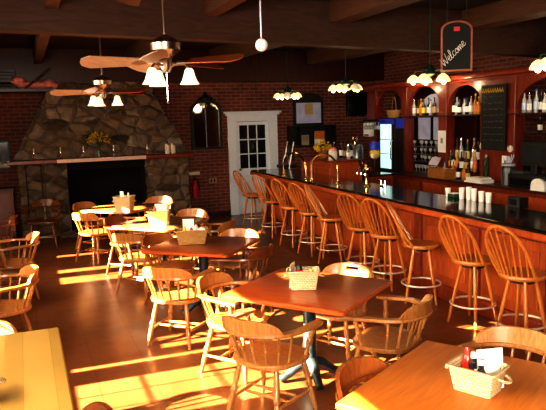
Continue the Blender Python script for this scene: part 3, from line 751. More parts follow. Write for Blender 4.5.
# ------------------------------------------------------------------ back bar
PX = 6.9
bb_ = thing('back_bar_cabinet', 'red wood back bar with arches, posts and shelves behind the bar', 'cabinet', (PX, 8.0, 0))
def ly(y): return y-8.0
YE = 4.6
g = G().box(-.36, .7, ly(YE), ly(10.42), .10, .93)
g.build('base_cabinet', M['mahog'], bb_, False)
G().box(-.42, .7, ly(YE), ly(10.42), .93, .97, .008).build('counter', M['mahog_dk'], bb_, False)
for y in (5.1, 5.9, 6.7, 7.5, 8.3, 9.1, 9.9):
    d = G().box(-.38, -.36, ly(y-.33), ly(y+.33), .16, .86, .008).build('door', M['bar_red'], bb_, False)
    G().sphere((-.39, ly(y+.27), .6), .014, 8).build('knob', M['brass'], d)
posts = [(11.58, 11.92), (10.43, 10.62), (9.20, 9.43), (7.55, 8.33), (5.4, 5.6)]
for a, b_ in posts:
    G().box(-.06, .12, ly(a), ly(b_), 0 if a > 10 else .97, 2.6, .01).build('post', M['mahog'], bb_, False)
    G().box(-.08, .12, ly(a)-.02, ly(b_)+.02, 2.02, 2.08, .008).build('capital', M['mahog'], bb_, False)
G().box(-.12, .6, ly(YE), ly(10.43), 2.0, 2.03, .006).build('upper_shelf', M['mahog_dk'], bb_, False)
# arched heads
for a, b_ in ((10.62, 11.58), (9.43, 10.43), (8.33, 9.20), (5.6, 7.55)):
    n = 14; c = (a+b_)/2; w = (b_-a)/2; rise = min(w*.85, .42); z0 = 2.14
    poly = [(ly(a), 2.62), (ly(a), z0)] + [(ly(c-w*math.cos(PI*i/n)), z0+rise*math.sin(PI*i/n)) for i in range(1, n)] + [(ly(b_), z0), (ly(b_), 2.62)]
    G().prism(poly, 'x', -.02, .05).build('arched_head', M['mahog'], bb_, False)
G().box(-.16, .2, ly(YE), ly(11.95), 2.60, 2.68, .02).box(-.10, .2, ly(YE), ly(11.95), 2.56, 2.60, .01).build('cornice', M['mahog'], bb_, False)
for yy in (9.30, 10.50): G().box(.12, .62, ly(yy)-.02, ly(yy)+.02, .97, 2.56).build('partition', M['mahog_dk'], bb_, False)
G().box(.62, .66, ly(9.25), ly(11.9), .97, 2.6).build('back_panel', M['mahog_dk'], bb_, False)
# pale mirror panes behind bay one
for a, b_ in ((9.50, 9.88), (9.98, 10.36)):
    G().box(.16, .175, ly(a), ly(b_), 1.58, 1.99).build('mirror_pane', M['frost'], bb_, False)
n = 12; poly = [(ly(9.93+.44*math.cos(PI*i/n)), 2.06+.36*math.sin(PI*i/n)) for i in range(n+1)]
G().prism(poly, 'x', .20, .21).build('arched_mirror_pane', M['frost'], bb_, False)
for z in (1.16, 1.3, 1.44): G().box(.02, .30, ly(9.45), ly(10.4), z, z+.012).build('glass_shelf', M['mahog_dk'], bb_, False)
G().box(.1, .45, ly(5.6), ly(7.55), 1.72, 1.74).box(.1, .45, ly(5.6), ly(7.55), 1.45, 1.47).build('lower_shelf', M['mahog_dk'], bb_, False)
# round pale lamp bosses on posts
for y, z in ((8.25, 1.52), (7.62, 1.50)):
    G().lathe([(0, .05), (.5, .055), (1, .03)], (-.06, ly(y), z), (-.11, ly(y), z), 12).build('post_boss', M['cork'], bb_)

# cooler
co = thing('glass_door_cooler', 'black upright drinks cooler with lit glass door and blue header', 'cooler', (6.62, 10.80, 0))
G().box(.02, .40, -.27, .27, .08, 2.0, .012).box(.05, .37, -.24, .24, 0, .08).build('cabinet', M['black'], co, False)
dd = G().box(-.012, .018, -.26, .26, .95, 1.02).box(-.012, .018, -.26, -.21, 1.02, 1.88).box(-.012, .018, .21, .26, 1.02, 1.88).box(-.012, .018, -.26, .26, .12, .95, .005).build('door', M['black'], co, False)
G().box(-.004, .004, -.21, .21, 1.02, 1.88).build('glass', M['coolerglass'], dd, False)
G().tube([(-.02, -.235, 1.2), (-.05, -.235, 1.22), (-.05, -.235, 1.55), (-.02, -.235, 1.57)], .009, 6).build('handle', M['chrome'], dd)
G().box(-.016, .02, -.26, .26, 1.885, 1.985, .006).build('header', M['blue'], co, False)
G().box(.05, .38, -.276, -.268, 1.80, 1.985).build('side_header', M['blue'], co, False)
for z in (1.3, 1.58): G().box(-.0085, -.0045, -.21, .21, z, z+.012).build('shelf_edge', M['chrome'], dd, False)
wb = thing('handled_basket', 'wicker basket with tall looped handle on top of the cooler', 'basket', (6.80, 10.80, 2.0))
G().lathe([(0, .10), (.05, .11), (.6, .14), (1, .15), (1, .14), (.2, .10)], (0, 0, 0), (0, 0, .15), 18).build('bowl', wbrown, wb)
G().tube([(.14*math.cos(PI*i/12)*.3, .14*math.cos(PI*i/12), .14+.26*math.sin(PI*i/12)) for i in range(13)], .008, 6).build('handle', wbrown, wb)

# ------------------------------------------------------------------ bottles
def make_bottle(name, glass, lab_mat, cap, h=.3, r=.037):
    t = thing(name, 'x', 'bottle')
    G().lathe([(0, r*.92), (.02, r), (.56, r), (.66, r*.72), (.74, r*.36), (.93, r*.32), (.95, r*.36)], (0, 0, 0), (0, 0, h), 12).build('glass', glass, t)
    G().lathe([(0, r*1.03), (1, r*1.03)], (0, 0, h*.14), (0, 0, h*.48), 12, False).build('label', lab_mat, t)
    G().lathe([(0, r*.42), (1, r*.38)], (0, 0, h*.93), (0, 0, h*1.02), 10).build('cap', cap, t)
    return t
specs = [('amber', M['amberglass'], M['tan'], M['black']), ('green', M['greenglass'], M['yellow'], M['red']), ('dark', M['darkglass'], M['paper'], M['black']),
         ('clear', M['clearglass'], M['paper'], M['chrome']), ('gold', M['goldglass'], M['orange'], M['yellow']), ('pale blue', M['clearglass'], M['bluewhite'], M['blue'])]
protos = {}
ORD = ['first', 'second', 'third', 'fourth', 'fifth', 'sixth', 'seventh', 'eighth', 'ninth', 'tenth', 'eleventh', 'twelfth', 'thirteenth', 'fourteenth', 'fifteenth']
def bottle(kind, x, y, z, label, group, sc=1.0, sw=1.0):
    if kind not in protos:
        s = next(q for q in specs if q[0] == kind)
        protos[kind] = make_bottle('liquor_bottle', *s[1:]); r = protos[kind]
        r.location = (x, y, z); r['label'] = label; r['group'] = group; r.scale = (sw, sw, sc)
        return r
    r = dup(protos[kind], (x, y, z), random.uniform(0, 6), label, group, (sw, sw, sc)); return r
rb = random.Random(11)
def row(kinds, x, ya, yb, z, where, group, jx=.03, s0=.85, s1=1.1):
    n = len(kinds)
    for i, kd in enumerate(kinds):
        y = yb+(ya-yb)*i/max(1, n-1)
        bottle(kd, x+rb.uniform(-jx, jx), y, z, '%s bottle, %s from the left %s' % (kd, ORD[i], where), group, rb.uniform(s0, s1))
row(['clear', 'amber', 'gold', 'green', 'dark', 'pale blue', 'amber', 'clear'], 6.93, 9.52, 10.30, 2.03, 'on the upper shelf before the arched mirror', 'bottles before the arched mirror')
row(['dark', 'clear', 'dark', 'pale blue', 'dark', 'clear', 'dark', 'amber'], 6.93, 8.42, 9.14, 2.03, 'on the upper shelf left of the menu board', 'bottles left of the menu board')
row(['pale blue', 'clear', 'pale blue', 'dark', 'clear', 'pale blue', 'clear', 'dark'], 6.93, 6.75, 7.46, 2.03, 'on the upper shelf right of the menu board', 'bottles right of the menu board')
row(['gold', 'gold'], 6.80, 8.30, 8.40, 2.03, 'beside the gold pair at the menu board edge', 'gold bottles at the menu board', .01)
ri = thing('bottle_riser', 'stepped dark riser under the bottles on the back counter', 'shelf', (6.92, 8.76, .97))
G().box(-.02, .15, -.42, .42, 0, .27, .004).build('upper_step', M['mahog_dk'], ri, False); G().box(-.17, -.02, -.42, .42, 0, .13, .004).build('lower_step', M['mahog_dk'], ri, False)
row(['amber', 'green', 'clear', 'dark', 'green', 'gold', 'amber', 'dark', 'clear'], 6.99, 8.42, 9.12, 1.24, 'in the back row on the back counter', 'back counter bottles', .03, 1.15, 1.35)
row(['green', 'dark', 'gold', 'dark', 'amber', 'clear', 'gold'], 6.825, 8.40, 9.05, 1.10, 'in the middle row on the back counter', 'back counter bottles', .03, .95, 1.2)
row(['pale blue', 'amber', 'gold', 'dark', 'gold', 'amber'], 6.68, 8.40, 9.0, .97, 'in the front row on the back counter', 'back counter bottles', .02, .8, 1.05)
row(['dark', 'amber', 'dark', 'green', 'dark', 'amber'], 7.1, 6.55, 7.3, 1.74, 'on the shelf below the upper shelf at right', 'bottles low on the right bay', .02, .7, .85)

# stemmed glasses in the niche
sg = None
for zi, z in enumerate((1.172, 1.312, 1.452)):
    for i in range(8):
        y = 9.52+i*.115
        lab = 'stemmed glass standing on the racks beneath the frosted panes'
        if sg is None:
            sg = thing('stemmed_glass', lab, 'glass', (7.0, y, z), 0, 'stemmed glasses beneath the frosted panes')
            G().lathe([(0, .03), (.04, .028), (.08, .005), (.42, .005), (.5, .02), (.7, .034), (1, .028)], (0, 0, 0), (0, 0, .115), 10).build('glass', M['clearglass'], sg)
        else: dup(sg, (7.0+rb.uniform(-.05, .05), y, z))
for i in range(9):
    dup(sg, (6.98, 9.50+i*.1, .97), 0, 'stemmed glass on the back counter below the glass racks', 'stemmed glasses on the back counter', (1.0, 1.0, 1.25))

# chalkboard menu on the post
cm = thing('chalkboard_menu', 'tall black chalkboard menu with yellow heading hung on the back bar', 'menu board', (6.79, 7.95, 1.47))
G().box(-.015, .015, -.27, .27, 0, 1.0, .006).build('board', M['slate'], cm, False)
q = random.Random(5)
for i in range(8):
    g = G(); z = .82-i*.095; y = .22
    while y > -.2:
        l = q.uniform(.05, .12); y2 = max(y-l, -.22)
        pts = [(-.017, y+(y2-y)*k_/6, z+q.uniform(-.014, .014)) for k_ in range(7)]
        g.tube(pts, .0035, 4); y = y2-.03
    g.build('chalk_line', M['chalkdim'], cm)
g = G(); y = .24
for i in range(9):
    g.tube([(-.018, y, .88+q.uniform(0, .02)), (-.018, y-.02, .945), (-.018, y-.04, .88)], .008, 5); y -= .053
g.build('yellow_heading', M['flower'], cm)

# papers and objects on the back counter
def sheet(x, y, z, w, h, mt, label, mark=False, name='paper_notice', cat='notice'):
    o = tag(G().box(-.004, .004, -w/2, w/2, 0, h).build(name, mt, None, False, (x, y, z)), label, cat)
    if mark: G().box(-.0065, -.0042, -w*.14, w*.14, h*.42, h*.66).build('printed_mark', M['pewter'] if mark == 1 else M['black'], o, False)
    return o
sheet(6.833, 9.31, 1.38, .22, .38, M['paper'], 'white printed notice on the post beside the frosted panes', 1)
sheet(6.833, 7.72, 1.19, .16, .20, M['paper'], 'white notice with dark square on the post by the register', 2)
sheet(6.835, 7.74, 1.03, .14, .14, M['paper'], 'small plain white notice below the dark square notice')
o = sheet(6.62, 9.28, 1.17, .26, .16, M['lilac'], 'lilac leaflet propped above the wooden box', False, 'leaflet', 'leaflet'); o.rotation_euler = (0, .6, 0)
wbx = thing('wooden_box', 'plain brown wooden box on the back counter left of the bottles', 'box', (6.58, 8.97, .97))
G().box(-.10, .10, -.26, .26, 0, .012).box(-.10, -.085, -.26, .26, .012, .17).box(.085, .10, -.26, .26, .012, .17).box(-.085, .085, -.26, -.245, .012, .17).box(-.085, .085, .245, .26, .012, .17).build('box_body', M['honey'], wbx, False)
G().box(-.085, .085, -.245, .245, .10, .11).build('tray', M['mahog_dk'], wbx, False)
for i, (yy, w) in enumerate(((8.04, .42), (8.02, .38), (8.05, .32))):
    tag(G().box(-.12, .12, -w/2, w/2, 0, .026, .006).build('folded_towel', M['paper'], None, False, (6.60, yy, .97+.027*i)), ['bottom', 'middle', 'top'][i]+' white folded towel of the stack on the back counter', 'towel', 'folded towels')
tg = thing('twisted_bottle', 'tall green twisted bottle behind the folded towels', 'bottle', (6.80, 8.12, .97))
g = G()
for s_ in range(3):
    g.tube([(.02*math.cos(s_*2.09+i*.5), .02*math.sin(s_*2.09+i*.5), .025+.35*i/16) for i in range(17)], .024, 7)
g.build('body', M['greenglass'], tg); G().lathe([(0, .018), (1, .016)], (0, 0, .36), (0, 0, .42), 10).build('stopper', M['cork'], tg)
cn = thing('straw_canister', 'tall grey glass canister of straws on the back counter', 'canister', (6.66, 7.46, .97))
G().lathe([(0, .09), (.04, .10), (.9, .10), (.95, .085)], (0, 0, 0), (0, 0, .30), 18).build('glass', M['bluegrey'], cn)
G().lathe([(0, .105), (.7, .105), (1, .05)], (0, 0, .29), (0, 0, .335), 18).build('lid', M['clearglass'], cn)
g = G(); q = random.Random(2)
for i in range(9):
    a = q.uniform(0, 6.28); g.tube([(.03*math.cos(a), .03*math.sin(a), .33), (.08*math.cos(a), .08*math.sin(a), .43+q.uniform(-.03, .03))], .006, 5)
tag(g.build('straws', M['bluewhite'], cn), kind='stuff')
rg = thing('cash_register', 'black cash register with screen on the back counter', 'cash register', (6.72, 6.98, .97))
G().box(-.20, .26, -.38, .34, 0, .20, .02).build('drawer_base', M['black'], rg, False)
G().box(-.215, -.20, -.33, .29, .04, .14, .006).build('cash_drawer', M['blackgloss'], rg, False)
sc_ = G().box(-.03, .03, -.28, .28, .30, .66, .015).build('screen', M['black'], rg, False); G().box(-.034, -.029, -.13, .17, .38, .6).build('display', flat('dim_screen', (.03, .035, .04), .2), sc_, False)
G().box(-.05, .05, -.06, .06, .19, .34, .01).build('screen_neck', M['black'], rg, False)
G().box(-.18, -.02, .06, .28, .2, .24, .01).build('keypad', M['bluegrey'], rg, False)
rp = thing('receipt_roll', 'white drum-shaped receipt printer cover at the right edge of back counter', 'printer', (6.5, 6.70, .97))
pol = [(-.13, .0), (.13, .0)]+[(.13*math.cos(PI*i/12), .06+.11*math.sin(PI*i/12)) for i in range(13)]
G().prism(pol, 'x', -.02, .26).build('cover', M['paper'], rp)
G().box(.08, .2, -.14, .14, 0, .015).build('base', M['black'], rp, False)

# white cups and caddies on the bar
cups = [((4.68, 6.25), .095), ((4.66, 5.97), .13), ((4.68, 5.87), .145), ((4.67, 5.77), .135), ((4.69, 5.67), .115), ((4.69, 5.55), .11)]
cp0 = None
for i, ((x, y), h) in enumerate(cups):
    lab = '%s white cup, %s from the left on the bar above the stools' % ('small' if h < .11 else 'tall' if h > .135 else 'medium', ORD[i])
    if cp0 is None:
        cp0 = thing('white_cup', lab, 'cup', (x, y, 1.075), 0, 'white cups on the bar')
        G().lathe([(0, .024), (.02, .026), (.9, .033), (1, .034), (1, .031), (.1, .024)], (0, 0, 0), (0, 0, .1), 16).build('cup_body', M['paper'], cp0)
    else: dup(cp0, (x, y, 1.075), 0, lab, None, (1, 1, h/.1))
by_ = thing('bar_caddy', 'low black bar caddy between the white cups', 'caddy', (4.66, 6.11, 1.075), BA)
G().box(-.05, .05, -.06, .06, 0, .05, .008).build('tray', M['greenglass'], by_, False); G().box(-.052, .052, -.062, .062, .05, .056).build('lid', M['paper'], by_, False)
bn = thing('napkin_holder', 'black napkin holder at the right of the white cups', 'napkin holder', (4.70, 5.12, 1.075), BA)
G().box(-.06, .06, -.09, .09, 0, .11, .006).build('case', M['black'], bn, False); G().box(-.066, -.06, -.05, .05, .03, .09).build('face_plate', M['darkglass'], bn, False)

# beer taps and bar ware at the far end
bt = thing('beer_tap', 'brass beer tap column standing on the bar', 'beer tap', (4.46, 7.80, 1.075))
G().lathe([(0, .06), (.06, .055), (.1, .025), (.75, .025), (.8, .032), (1, .03)], (0, 0, 0), (0, 0, .30), 14).build('column', M['brass'], bt)
G().tube([(0, -.14, .25), (0, .14, .25)], .022, 10).build('cross_bar', M['brass'], bt)
for yy, mt in ((-.11, 'black'), (0, 'brass'), (.11, 'black')):
    G().tube([(-.02, yy, .25), (-.08, yy, .24), (-.09, yy, .17)], .010, 6).build('spout', M['chrome'], bt)
    G().lathe([(0, .012), (.3, .02), (.8, .028), (1, .012)], (-.03, yy, .27), (-.05, yy, .36), 10).build('tap_handle', M[mt], bt)
fc = thing('bar_faucet', 'small pair of curved chrome faucets beside the beer tap', 'faucet', (4.64, 7.66, 1.075))
for yy in (-.05, .05):
    G().tube([(0, yy, 0), (0, yy, .08), (-.02, yy-.02, .11), (-.05, yy-.03, .10)], .008, 6).build('spout', M['chrome'], fc)
G().lathe([(0, .05), (1, .04)], (0, 0, 0), (0, 0, .02), 12).build('base', M['chrome'], fc)
ur = thing('drink_dispenser', 'tall grey drink dispenser with gold knob behind the bar', 'dispenser', (5.9, 10.62, .9))
G().lathe([(0, .13), (.03, .14), (.9, .14), (1, .10)], (0, 0, 0), (0, 0, .55), 20).build('drum', M['bluegrey'], ur)
G().lathe([(0, .02), (.3, .018), (.4, .05), (.65, .07), (.9, .05), (1, .01)], (-.02, .05, .54), (-.02, .05, .72), 14).build('gold_knob', M['brass'], ur)
gl2 = thing('globe_tap', 'blue and yellow globe-topped tap beside the grey dispenser', 'beer tap', (5.95, 10.15, .9))
G().lathe([(0, .07), (.1, .03), (1, .03)], (0, 0, 0), (0, 0, .28), 12).build('column', M['black'], gl2)
G().sphere((0, 0, .36), .10, 14).build('globe', M['yellow'], gl2)
G().lathe([(0, .09), (.5, .1), (1, .08)], (0, 0, .43), (0, 0, .57), 14).build('blue_cap', M['blue'], gl2)
G().sphere((-.08, -.08, .33), .055, 10).build('white_ball', M['paper'], gl2)
sk = thing('service_counter', 'red wood service counter at the far end behind the brass rails', 'counter', (5.45, 10.75, 0))
G().box(-.48, .12, -.85, .45, .08, 1.26, .008).build('carcass', M['bar_red'], sk, False)
G().box(-.51, .15, -.88, .48, 1.26, 1.295, .01).build('top', M['mahog'], sk, False)
for y0 in (-.8, -.19):
    G().box(-.50, -.48, y0, y0+.55, .2, 1.16, .01).build('door', M['bar_red'], sk, False)
G().box(-.46, .10, -.83, .43, 0, .08).build('plinth', M['mahog_dk'], sk, False)
pk = thing('prep_counter', 'low dark counter carrying the grey dispenser behind the bar', 'counter', (5.88, 10.4, 0))
G().box(-.25, .30, -.55, .45, .08, .98, .008).build('carcass', M['mahog'], pk, False); G().box(-.27, .32, -.57, .47, .98, 1.01, .006).build('top', M['barblack'], pk, False); G().box(-.22, .27, -.5, .4, 0, .08).build('plinth', M['mahog_dk'], pk, False)
for o in (ur, gl2): o.location.z = 1.01
ur.location.x, ur.location.y = 5.80, 10.5; ur.scale = (.85, .85, .95)
gl2.location.x, gl2.location.y = 5.95, 10.1
fpot = thing('flower_pot', 'round wicker pot of yellow flowers on the red service counter', 'flower pot', (5.20, 10.72, 1.295))
G().lathe([(0, .06), (.05, .065), (.9, .085), (1, .088), (1, .075), (.3, .06)], (0, 0, 0), (0, 0, .14), 16).build('pot', M['terracotta'], fpot)
sprays(G(), .15, 20, (0, 0, .13), (0, 0, .18), 8).build('stems', M['leafm'], fpot)
tag(blossom(G(), .2, 60, (0, 0, .2), .025, 9).build('blossoms', M['flower'], fpot), kind='stuff')
jr = thing('pink_jar', 'white and pink jar right of the yellow flower pot', 'jar', (5.19, 10.28, 1.295))
G().lathe([(0, .075), (.04, .08), (.8, .08), (.95, .06)], (0, 0, 0), (0, 0, .17), 16).build('body', M['paper'], jr); G().lathe([(0, .07), (.6, .07), (1, .03)], (0, 0, .16), (0, 0, .21), 14).build('lid', M['pink'], jr)
for i, (kd, x, y, s_) in enumerate((('dark', 5.50, 10.55, 1.0), ('amber', 5.50, 10.38, .95), ('clear', 5.42, 10.12, .85), ('dark', 5.52, 10.22, 1.05), ('green', 5.48, 10.8, .95))):
    bottle(kd, x, y, 1.295, '%s bottle, %s from the left on the red service counter' % (kd, ['second', 'third', 'fourth', 'fifth', 'first'][i]), 'bottles on the service counter', s_)
# hanging glasses and towel dispenser
for i in range(5):
    t = dup(sg, (6.55, 11.45-i*.12, 1.93), 0, 'upturned white glass in the hanging row left of the cooler', 'glasses hung left of the cooler', (1.3, 1.3, -1.3))
rk2 = thing('glass_rack', 'dark overhead rail holding upturned glasses left of the cooler', 'rack', (6.55, 11.2, 1.93))
G().box(-.06, .06, -.4, .4, 0, .02).build('rail', M['black'], rk2, False)
G().box(-.01, .33, .37, .39, -.02, .04).box(-.01, .33, -.02, 0, .0, .04).build('bracket', M['black'], rk2, False)
td = thing('towel_dispenser', 'white paper towel dispenser on the post left of the cooler', 'dispenser', (6.78, 11.75, 1.62))
G().box(-.06, .06, -.14, .14, 0, .32, .03).build('case', M['paper'], td, False); G().box(-.065, -.058, -.09, .09, .02, .05).build('slot', M['black'], td, False)
# folded high chair at the far end
hc = thing('folding_high_chair', 'black folding high chair with chrome legs behind the far bar end', 'high chair', (4.98, 11.95, 0))
for s_ in (-.16, .16):
    G().tube([(-.25, s_, 0), (.10, s_, 1.58)], .014, 8).build('leg', M['ring'], hc)
    G().tube([(.28, s_, 0), (-.02, s_, 1.15), (.0, s_, 1.3), (.12, s_, 1.4)], .014, 8).build('leg', M['bluegrey'], hc)
G().box(-.16, .16, -.17, .17, 1.05, 1.12, .02).build('seat', M['black'], hc); G().box(.07, .11, -.17, .17, 1.2, 1.5, .02).build('backrest', M['black'], hc)

# ------------------------------------------------------------------ hanging lamps
SH = [(0, .016), (.12, .032), (.35, .056), (.7, .073), (1, .080)]
def pendant(x, y, z, rot, label, k_=1.0, dim=()):
    t = thing('chandelier', label, 'chandelier', (x, y, z), rot, 'chandeliers over the bar')
    top = CZ-z
    G().tube([(0, 0, .17), (0, 0, top-.02)], .008, 6).build('rod', M['green'], t)
    G().lathe([(0, .07), (.5, .06), (1, .02)], (0, 0, top), (0, 0, top-.05), 14).build('canopy', M['green'], t)
    G().lathe([(0, .02), (.2, .07), (.6, .06), (1, .02)], (0, 0, .06), (0, 0, .20), 12).build('hub', M['green'], t)
    g = G()
    for i in range(5):
        a = 2*PI*i/5+.3; d = Vector((math.cos(a), math.sin(a), 0))*.195*k_
        G().tube([Vector((0, 0, .10)), d*.4+Vector((0, 0, .13)), d*.85+Vector((0, 0, .13)), d+Vector((0, 0, .085))], .009, 6).build('arm', M['green'], t)
        s_ = G().rings([[(d.x+r_*math.cos(2*PI*j/18), d.y+r_*math.sin(2*PI*j/18), .085-.088*tt) for j in range(18)] for tt, r_ in SH], False).build('lamp_shade', M['shade_dim'] if i in dim else M['shade'], t)
        so = s_.modifiers.new('thick', 'SOLIDIFY'); so.thickness = .004
        G().sphere((d.x, d.y, -.008), .030, 10).build('bulb', M['bulb'], s_)
    return t
pendant(4.6, 10.9, 2.43, .2, 'five-shade green hanging lamp farthest along the bar, before the poster', 1, (1, 3))
pendant(4.6, 8.64, 2.45, .9, 'five-shade green hanging lamp over the bar near the television', 1, (0, 3))
pendant(4.6, 6.51, 2.44, -.35, 'five-shade green hanging lamp beside the Welcome sign')
pendant(4.6, 4.52, 2.44, .5, 'five-shade green hanging lamp at the right edge')

def fan(x, y, z, rot, label, lights, up, n=5, pale=(), bl=.64, other='blade_red'):
    t = thing('ceiling_fan', label, 'ceiling fan', (x, y, z), rot, 'ceiling fans')
    G().tube([(0, 0, .17), (0, 0, up-.02)], .011, 8).build('down_rod', M['pewter'], t)
    G().lathe([(0, .06), (.6, .055), (1, .02)], (0, 0, up), (0, 0, up-.06), 16).build('canopy', M['pewter'], t)
    G().lathe([(0, .05), (.15, .085), (.3, .115), (.62, .12), (.75, .10), (.88, .06), (1, .02)], (0, 0, .01), (0, 0, .18), 24).build('motor', M['pewter'], t)
    for i in range(n):
        a = 2*PI*i/n; Mx = Matrix.Rotation(a, 4, 'Z') @ Matrix.Rotation(math.radians(21), 4, 'X')
        w0, w1 = .06, .10
        pr = [(.19, -w0), (.28, -.07), (bl-.06, -w1), (bl, -w1*.55), (bl+.01, 0), (bl, w1*.55), (bl-.06, w1), (.28, .07), (.19, w0)]
        b_ = G().rings([[Mx @ Vector((u, v_, -.034)) for u, v_ in pr], [Mx @ Vector((u, v_, -.026)) for u, v_ in pr]]).build('blade', M['blade_pale'] if i in pale else M[other], t, False)
        G().rings([[Mx @ Vector((u, v_, zz)) for u, v_ in ((.09, -.02), (.24, -.03), (.27, 0), (.24, .03), (.09, .02))] for zz in (-.042, -.035)]).build('blade_iron', M['pewter'], b_, False)
    if lights:
        G().lathe([(0, .03), (.3, .05), (.8, .045), (1, .06)], (0, 0, -.11), (0, 0, .02), 16).build('light_kit', M['pewter'], t)
        for i in range(lights):
            a = 2*PI*i/lights-.35-rot; d = Vector((math.cos(a), math.sin(a), 0))
            G().tube([d*.03+Vector((0, 0, -.06)), d*.09+Vector((0, 0, -.05)), d*.15+Vector((0, 0, -.05)), d*.175+Vector((0, 0, -.085))], .010, 7).build('lamp_arm', M['pewter'], t)
            c = d*.178+Vector((0, 0, -.08))
            s_ = G().rings([[(c.x+r_*math.cos(2*PI*j/18), c.y+r_*math.sin(2*PI*j/18), c.z-.125*tt) for j in range(18)] for tt, r_ in ((0, .022), (.15, .036), (.45, .045), (.75, .058), (1, .078))], False).build('lamp_shade', M['fanshade'], t)
            so = s_.modifiers.new('thick', 'SOLIDIFY'); so.thickness = .004
            G().sphere((c.x, c.y, c.z-.07), .026, 8).build('bulb', M['bulb'], s_)
        G().tube([(0, 0, -.11), (0, 0, -.33)], .0025, 4).sphere((0, 0, -.34), .012, 8).build('pull_chain', M['chrome'], t)
    return t
fan(1.10, 5.05, 2.55, .545, 'large ceiling fan with bell lamps in front of the cross beam', 3, CZ-2.55, 5, (1, 2, 3))
fan(1.02, 8.55, 2.49, .5, 'smaller-looking ceiling fan before the chimney breast', 3, CZ-2.49, 5, (2,))
fan(.55, 2.92, 2.735, PI/2, 'ceiling fan at the top edge, only a blade showing', 0, CZ-2.735, 5, (), .64, 'mahog_dk')
pcn = thing('pull_chain', 'beaded pull chain with mottled ball hanging in front of the beams', 'pull chain', (1.08, 2.86, 2.40))
G().tube([(0, 0, .03), (0, 0, CZ-2.40)], .0045, 6).build('chain', M['bead'], pcn); G().sphere((0, 0, 0), .030, 14).build('ball', M['oldbulb'], pcn)

# ------------------------------------------------------------------ Welcome sign
ws = thing('welcome_sign', 'hanging chalkboard sign reading Welcome beside the bar lamps', 'sign', (4.4, 5.75, 2.50), -.50)
W_, H_ = .165, .44
o3 = arch(W_, H_, .09); i3 = [(x*.88, .02+z*.93) for x, z in o3]
G().rings([[(x, -.012, z) for x, z in i3], [(x, .012, z) for x, z in i3]]).build('slate', M['slate'], ws, False)
g = G(); A = [[g.bm.verts.new((x, y, z)) for x, z in P_] for y, P_ in ((-.018, o3), (-.018, i3), (.018, i3), (.018, o3))]
for i in range(4):
    a, b_ = A[i], A[(i+1) % 4]
    for j in range(len(a)): g.bm.faces.new((a[j], a[(j+1) % len(a)], b_[(j+1) % len(a)], b_[j]))
g.build('frame', M['blade_red'], ws, False)
G().box(-.032, .032, -.020, -.013, .42, .465, .004).build('red_emblem', flat('red_emblem', (.6, .04, .04), .5), ws, False)
# cursive strokes, baseline along +u
STROKES = {'W': [[(0, 1.5), (.18, .0), (.42, 1.05), (.62, 0), (.95, 1.6)]],
           'e': [[(0, .35), (.3, .5), (.33, .75), (.18, .85), (.04, .5), (.12, .1), (.34, .08), (.5, .3)]],
           'l': [[(0, .2), (.25, 1.1), (.2, 1.55), (.08, 1.4), (.06, .3), (.18, .02), (.36, .2)]],
           'c': [[(.42, .7), (.25, .85), (.06, .5), (.14, .1), (.34, .06), (.5, .3)]],
           'o': [[(.25, .8), (.06, .5), (.14, .08), (.36, .12), (.42, .55), (.26, .8), (.3, .65), (.55, .7)]],
           'm': [[(0, .7), (.06, 0), (.14, .6), (.26, .75), (.32, .0), (.42, .6), (.54, .75), (.6, .1), (.72, .15)]]}
ADV = {'W': .95, 'e': .46, 'l': .34, 'c': .46, 'o': .5, 'm': .72}
g = G(); u = 0; s_ = .082; ang = math.radians(46)
for ch in 'Welcome':
    for st in STROKES[ch]:
        P_ = [Vector((u+a*1.0+b_*.12, b_*.8, 0))*s_ for a, b_ in st]
        sm = []
        for i in range(len(P_)-1):
            p0, p1, p2, p3 = P_[max(i-1, 0)], P_[i], P_[i+1], P_[min(i+2, len(P_)-1)]
            for k_ in range(4):
                t_ = k_/4; sm.append(.5*((2*p1)+(-p0+p2)*t_+(2*p0-5*p1+4*p2-p3)*t_*t_+(-p0+3*p1-3*p2+p3)*t_**3))
        sm.append(P_[-1])
        pts = [(-.145+p.x*math.cos(ang)-p.y*math.sin(ang)*.9+.02, -.015, .05+p.x*math.sin(ang)+p.y*math.cos(ang)) for p in sm]
        g.tube(pts, .0034, 5)
    u += ADV[ch]
g.build('welcome_lettering', M['chalk'], ws)
for x in (-.1, .1): G().tube([(x, 0, H_+.06), (x, 0, CZ-2.50)], .0035, 5).build('hanger_chain', M['green'], ws)

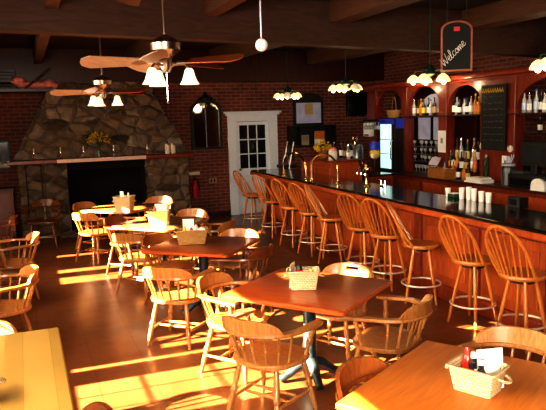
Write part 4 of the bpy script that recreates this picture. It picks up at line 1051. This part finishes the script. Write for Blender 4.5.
# ------------------------------------------------------------------ light
def area(name, loc, rot, sx, sy, power, col, spread=180):
    l = bpy.data.lights.new(name, 'AREA'); l.shape = 'RECTANGLE'; l.size = sx; l.size_y = sy; l.energy = power; l.color = col; l.spread = math.radians(spread)
    o = bpy.data.objects.new(name, l); C.objects.link(o); o.location = loc; o.rotation_euler = rot; return o
def point(name, loc, power, col, r=.05):
    l = bpy.data.lights.new(name, 'POINT'); l.energy = power; l.color = col; l.shadow_soft_size = r
    o = bpy.data.objects.new(name, l); C.objects.link(o); o.location = loc; return o
sun = bpy.data.lights.new('sun', 'SUN'); sun.energy = 120; sun.color = (1, .77, .46); sun.angle = math.radians(.6)
so = bpy.data.objects.new('sun', sun); C.objects.link(so)
EL = math.radians(25.0)
so.rotation_euler = Vector((-math.cos(EL), 0.012, math.sin(EL))).to_track_quat('Z', 'Y').to_euler()
so.location = (-6, 6, 5)
TD = math.radians(70)
area('window_light', (WX+.05, 4.6, 2.0), (0, -TD, 0), 1.2, 3.6, 100, (1, .80, .56), 120)  # soft fills added at the left windows, standing in for sky light
area('window_light', (WX+.05, 8.9, 2.0), (0, -TD, 0), 1.2, 3.6, 72, (1, .80, .56), 120)
area('window_light', (WX+.05, 2.2, 2.3), (0, -math.radians(55), 0), 1.0, 2.0, 70, (1, .82, .58), 120)  # extra fill added to brighten the near tables, no window of its own
area('front_window_light', (-.4, -1.7, 2.3), (math.radians(66), 0, -.45), 2.6, 1.4, 190, (1, .86, .70), 110)  # fill added behind the camera for presumed windows that are not built
for y in (10.9, 8.64, 6.51, 4.70): point('lamp_light', (4.6, y, 2.40), 5, (1, .72, .38), .12)
for y in (9.9, 8.8, 6.6): point('back_bar_light', (6.55, y, 2.5), 7, (1, .75, .45), .06)  # unseen lamps added to brighten the bottles and back bar
wd = bpy.data.worlds.new('World'); scn.world = wd; wd.use_nodes = True
bg = wd.node_tree.nodes['Background']; bg.inputs[0].default_value = (.75, .8, 1, 1); bg.inputs[1].default_value = .06

# ------------------------------------------------------------------ camera
f_px, pitch, roll, yaw, HC = 635.1, .1354, -.0298, .3714, 2.057
cy_, sy_, cp_, sp_ = math.cos(yaw), math.sin(yaw), math.cos(pitch), math.sin(pitch)
fw = Vector((sy_*cp_, cy_*cp_, -sp_)); r0 = Vector((cy_, -sy_, 0)); u0 = r0.cross(fw)
Rv = r0*math.cos(roll)+u0*math.sin(roll); Uv = -r0*math.sin(roll)+u0*math.cos(roll)
cam = bpy.data.cameras.new('camera'); cam.sensor_width = 36; cam.lens = f_px/546*36; cam.clip_start = .05
co_ = bpy.data.objects.new('camera', cam); C.objects.link(co_)
mt = Matrix((Rv, Uv, -fw)).transposed().to_4x4(); mt.translation = (0, 0, HC); co_.matrix_world = mt
scn.camera = co_
scn.view_settings.view_transform = 'Standard'
scn.view_settings.look = 'High Contrast'
scn.view_settings.exposure = 0.15
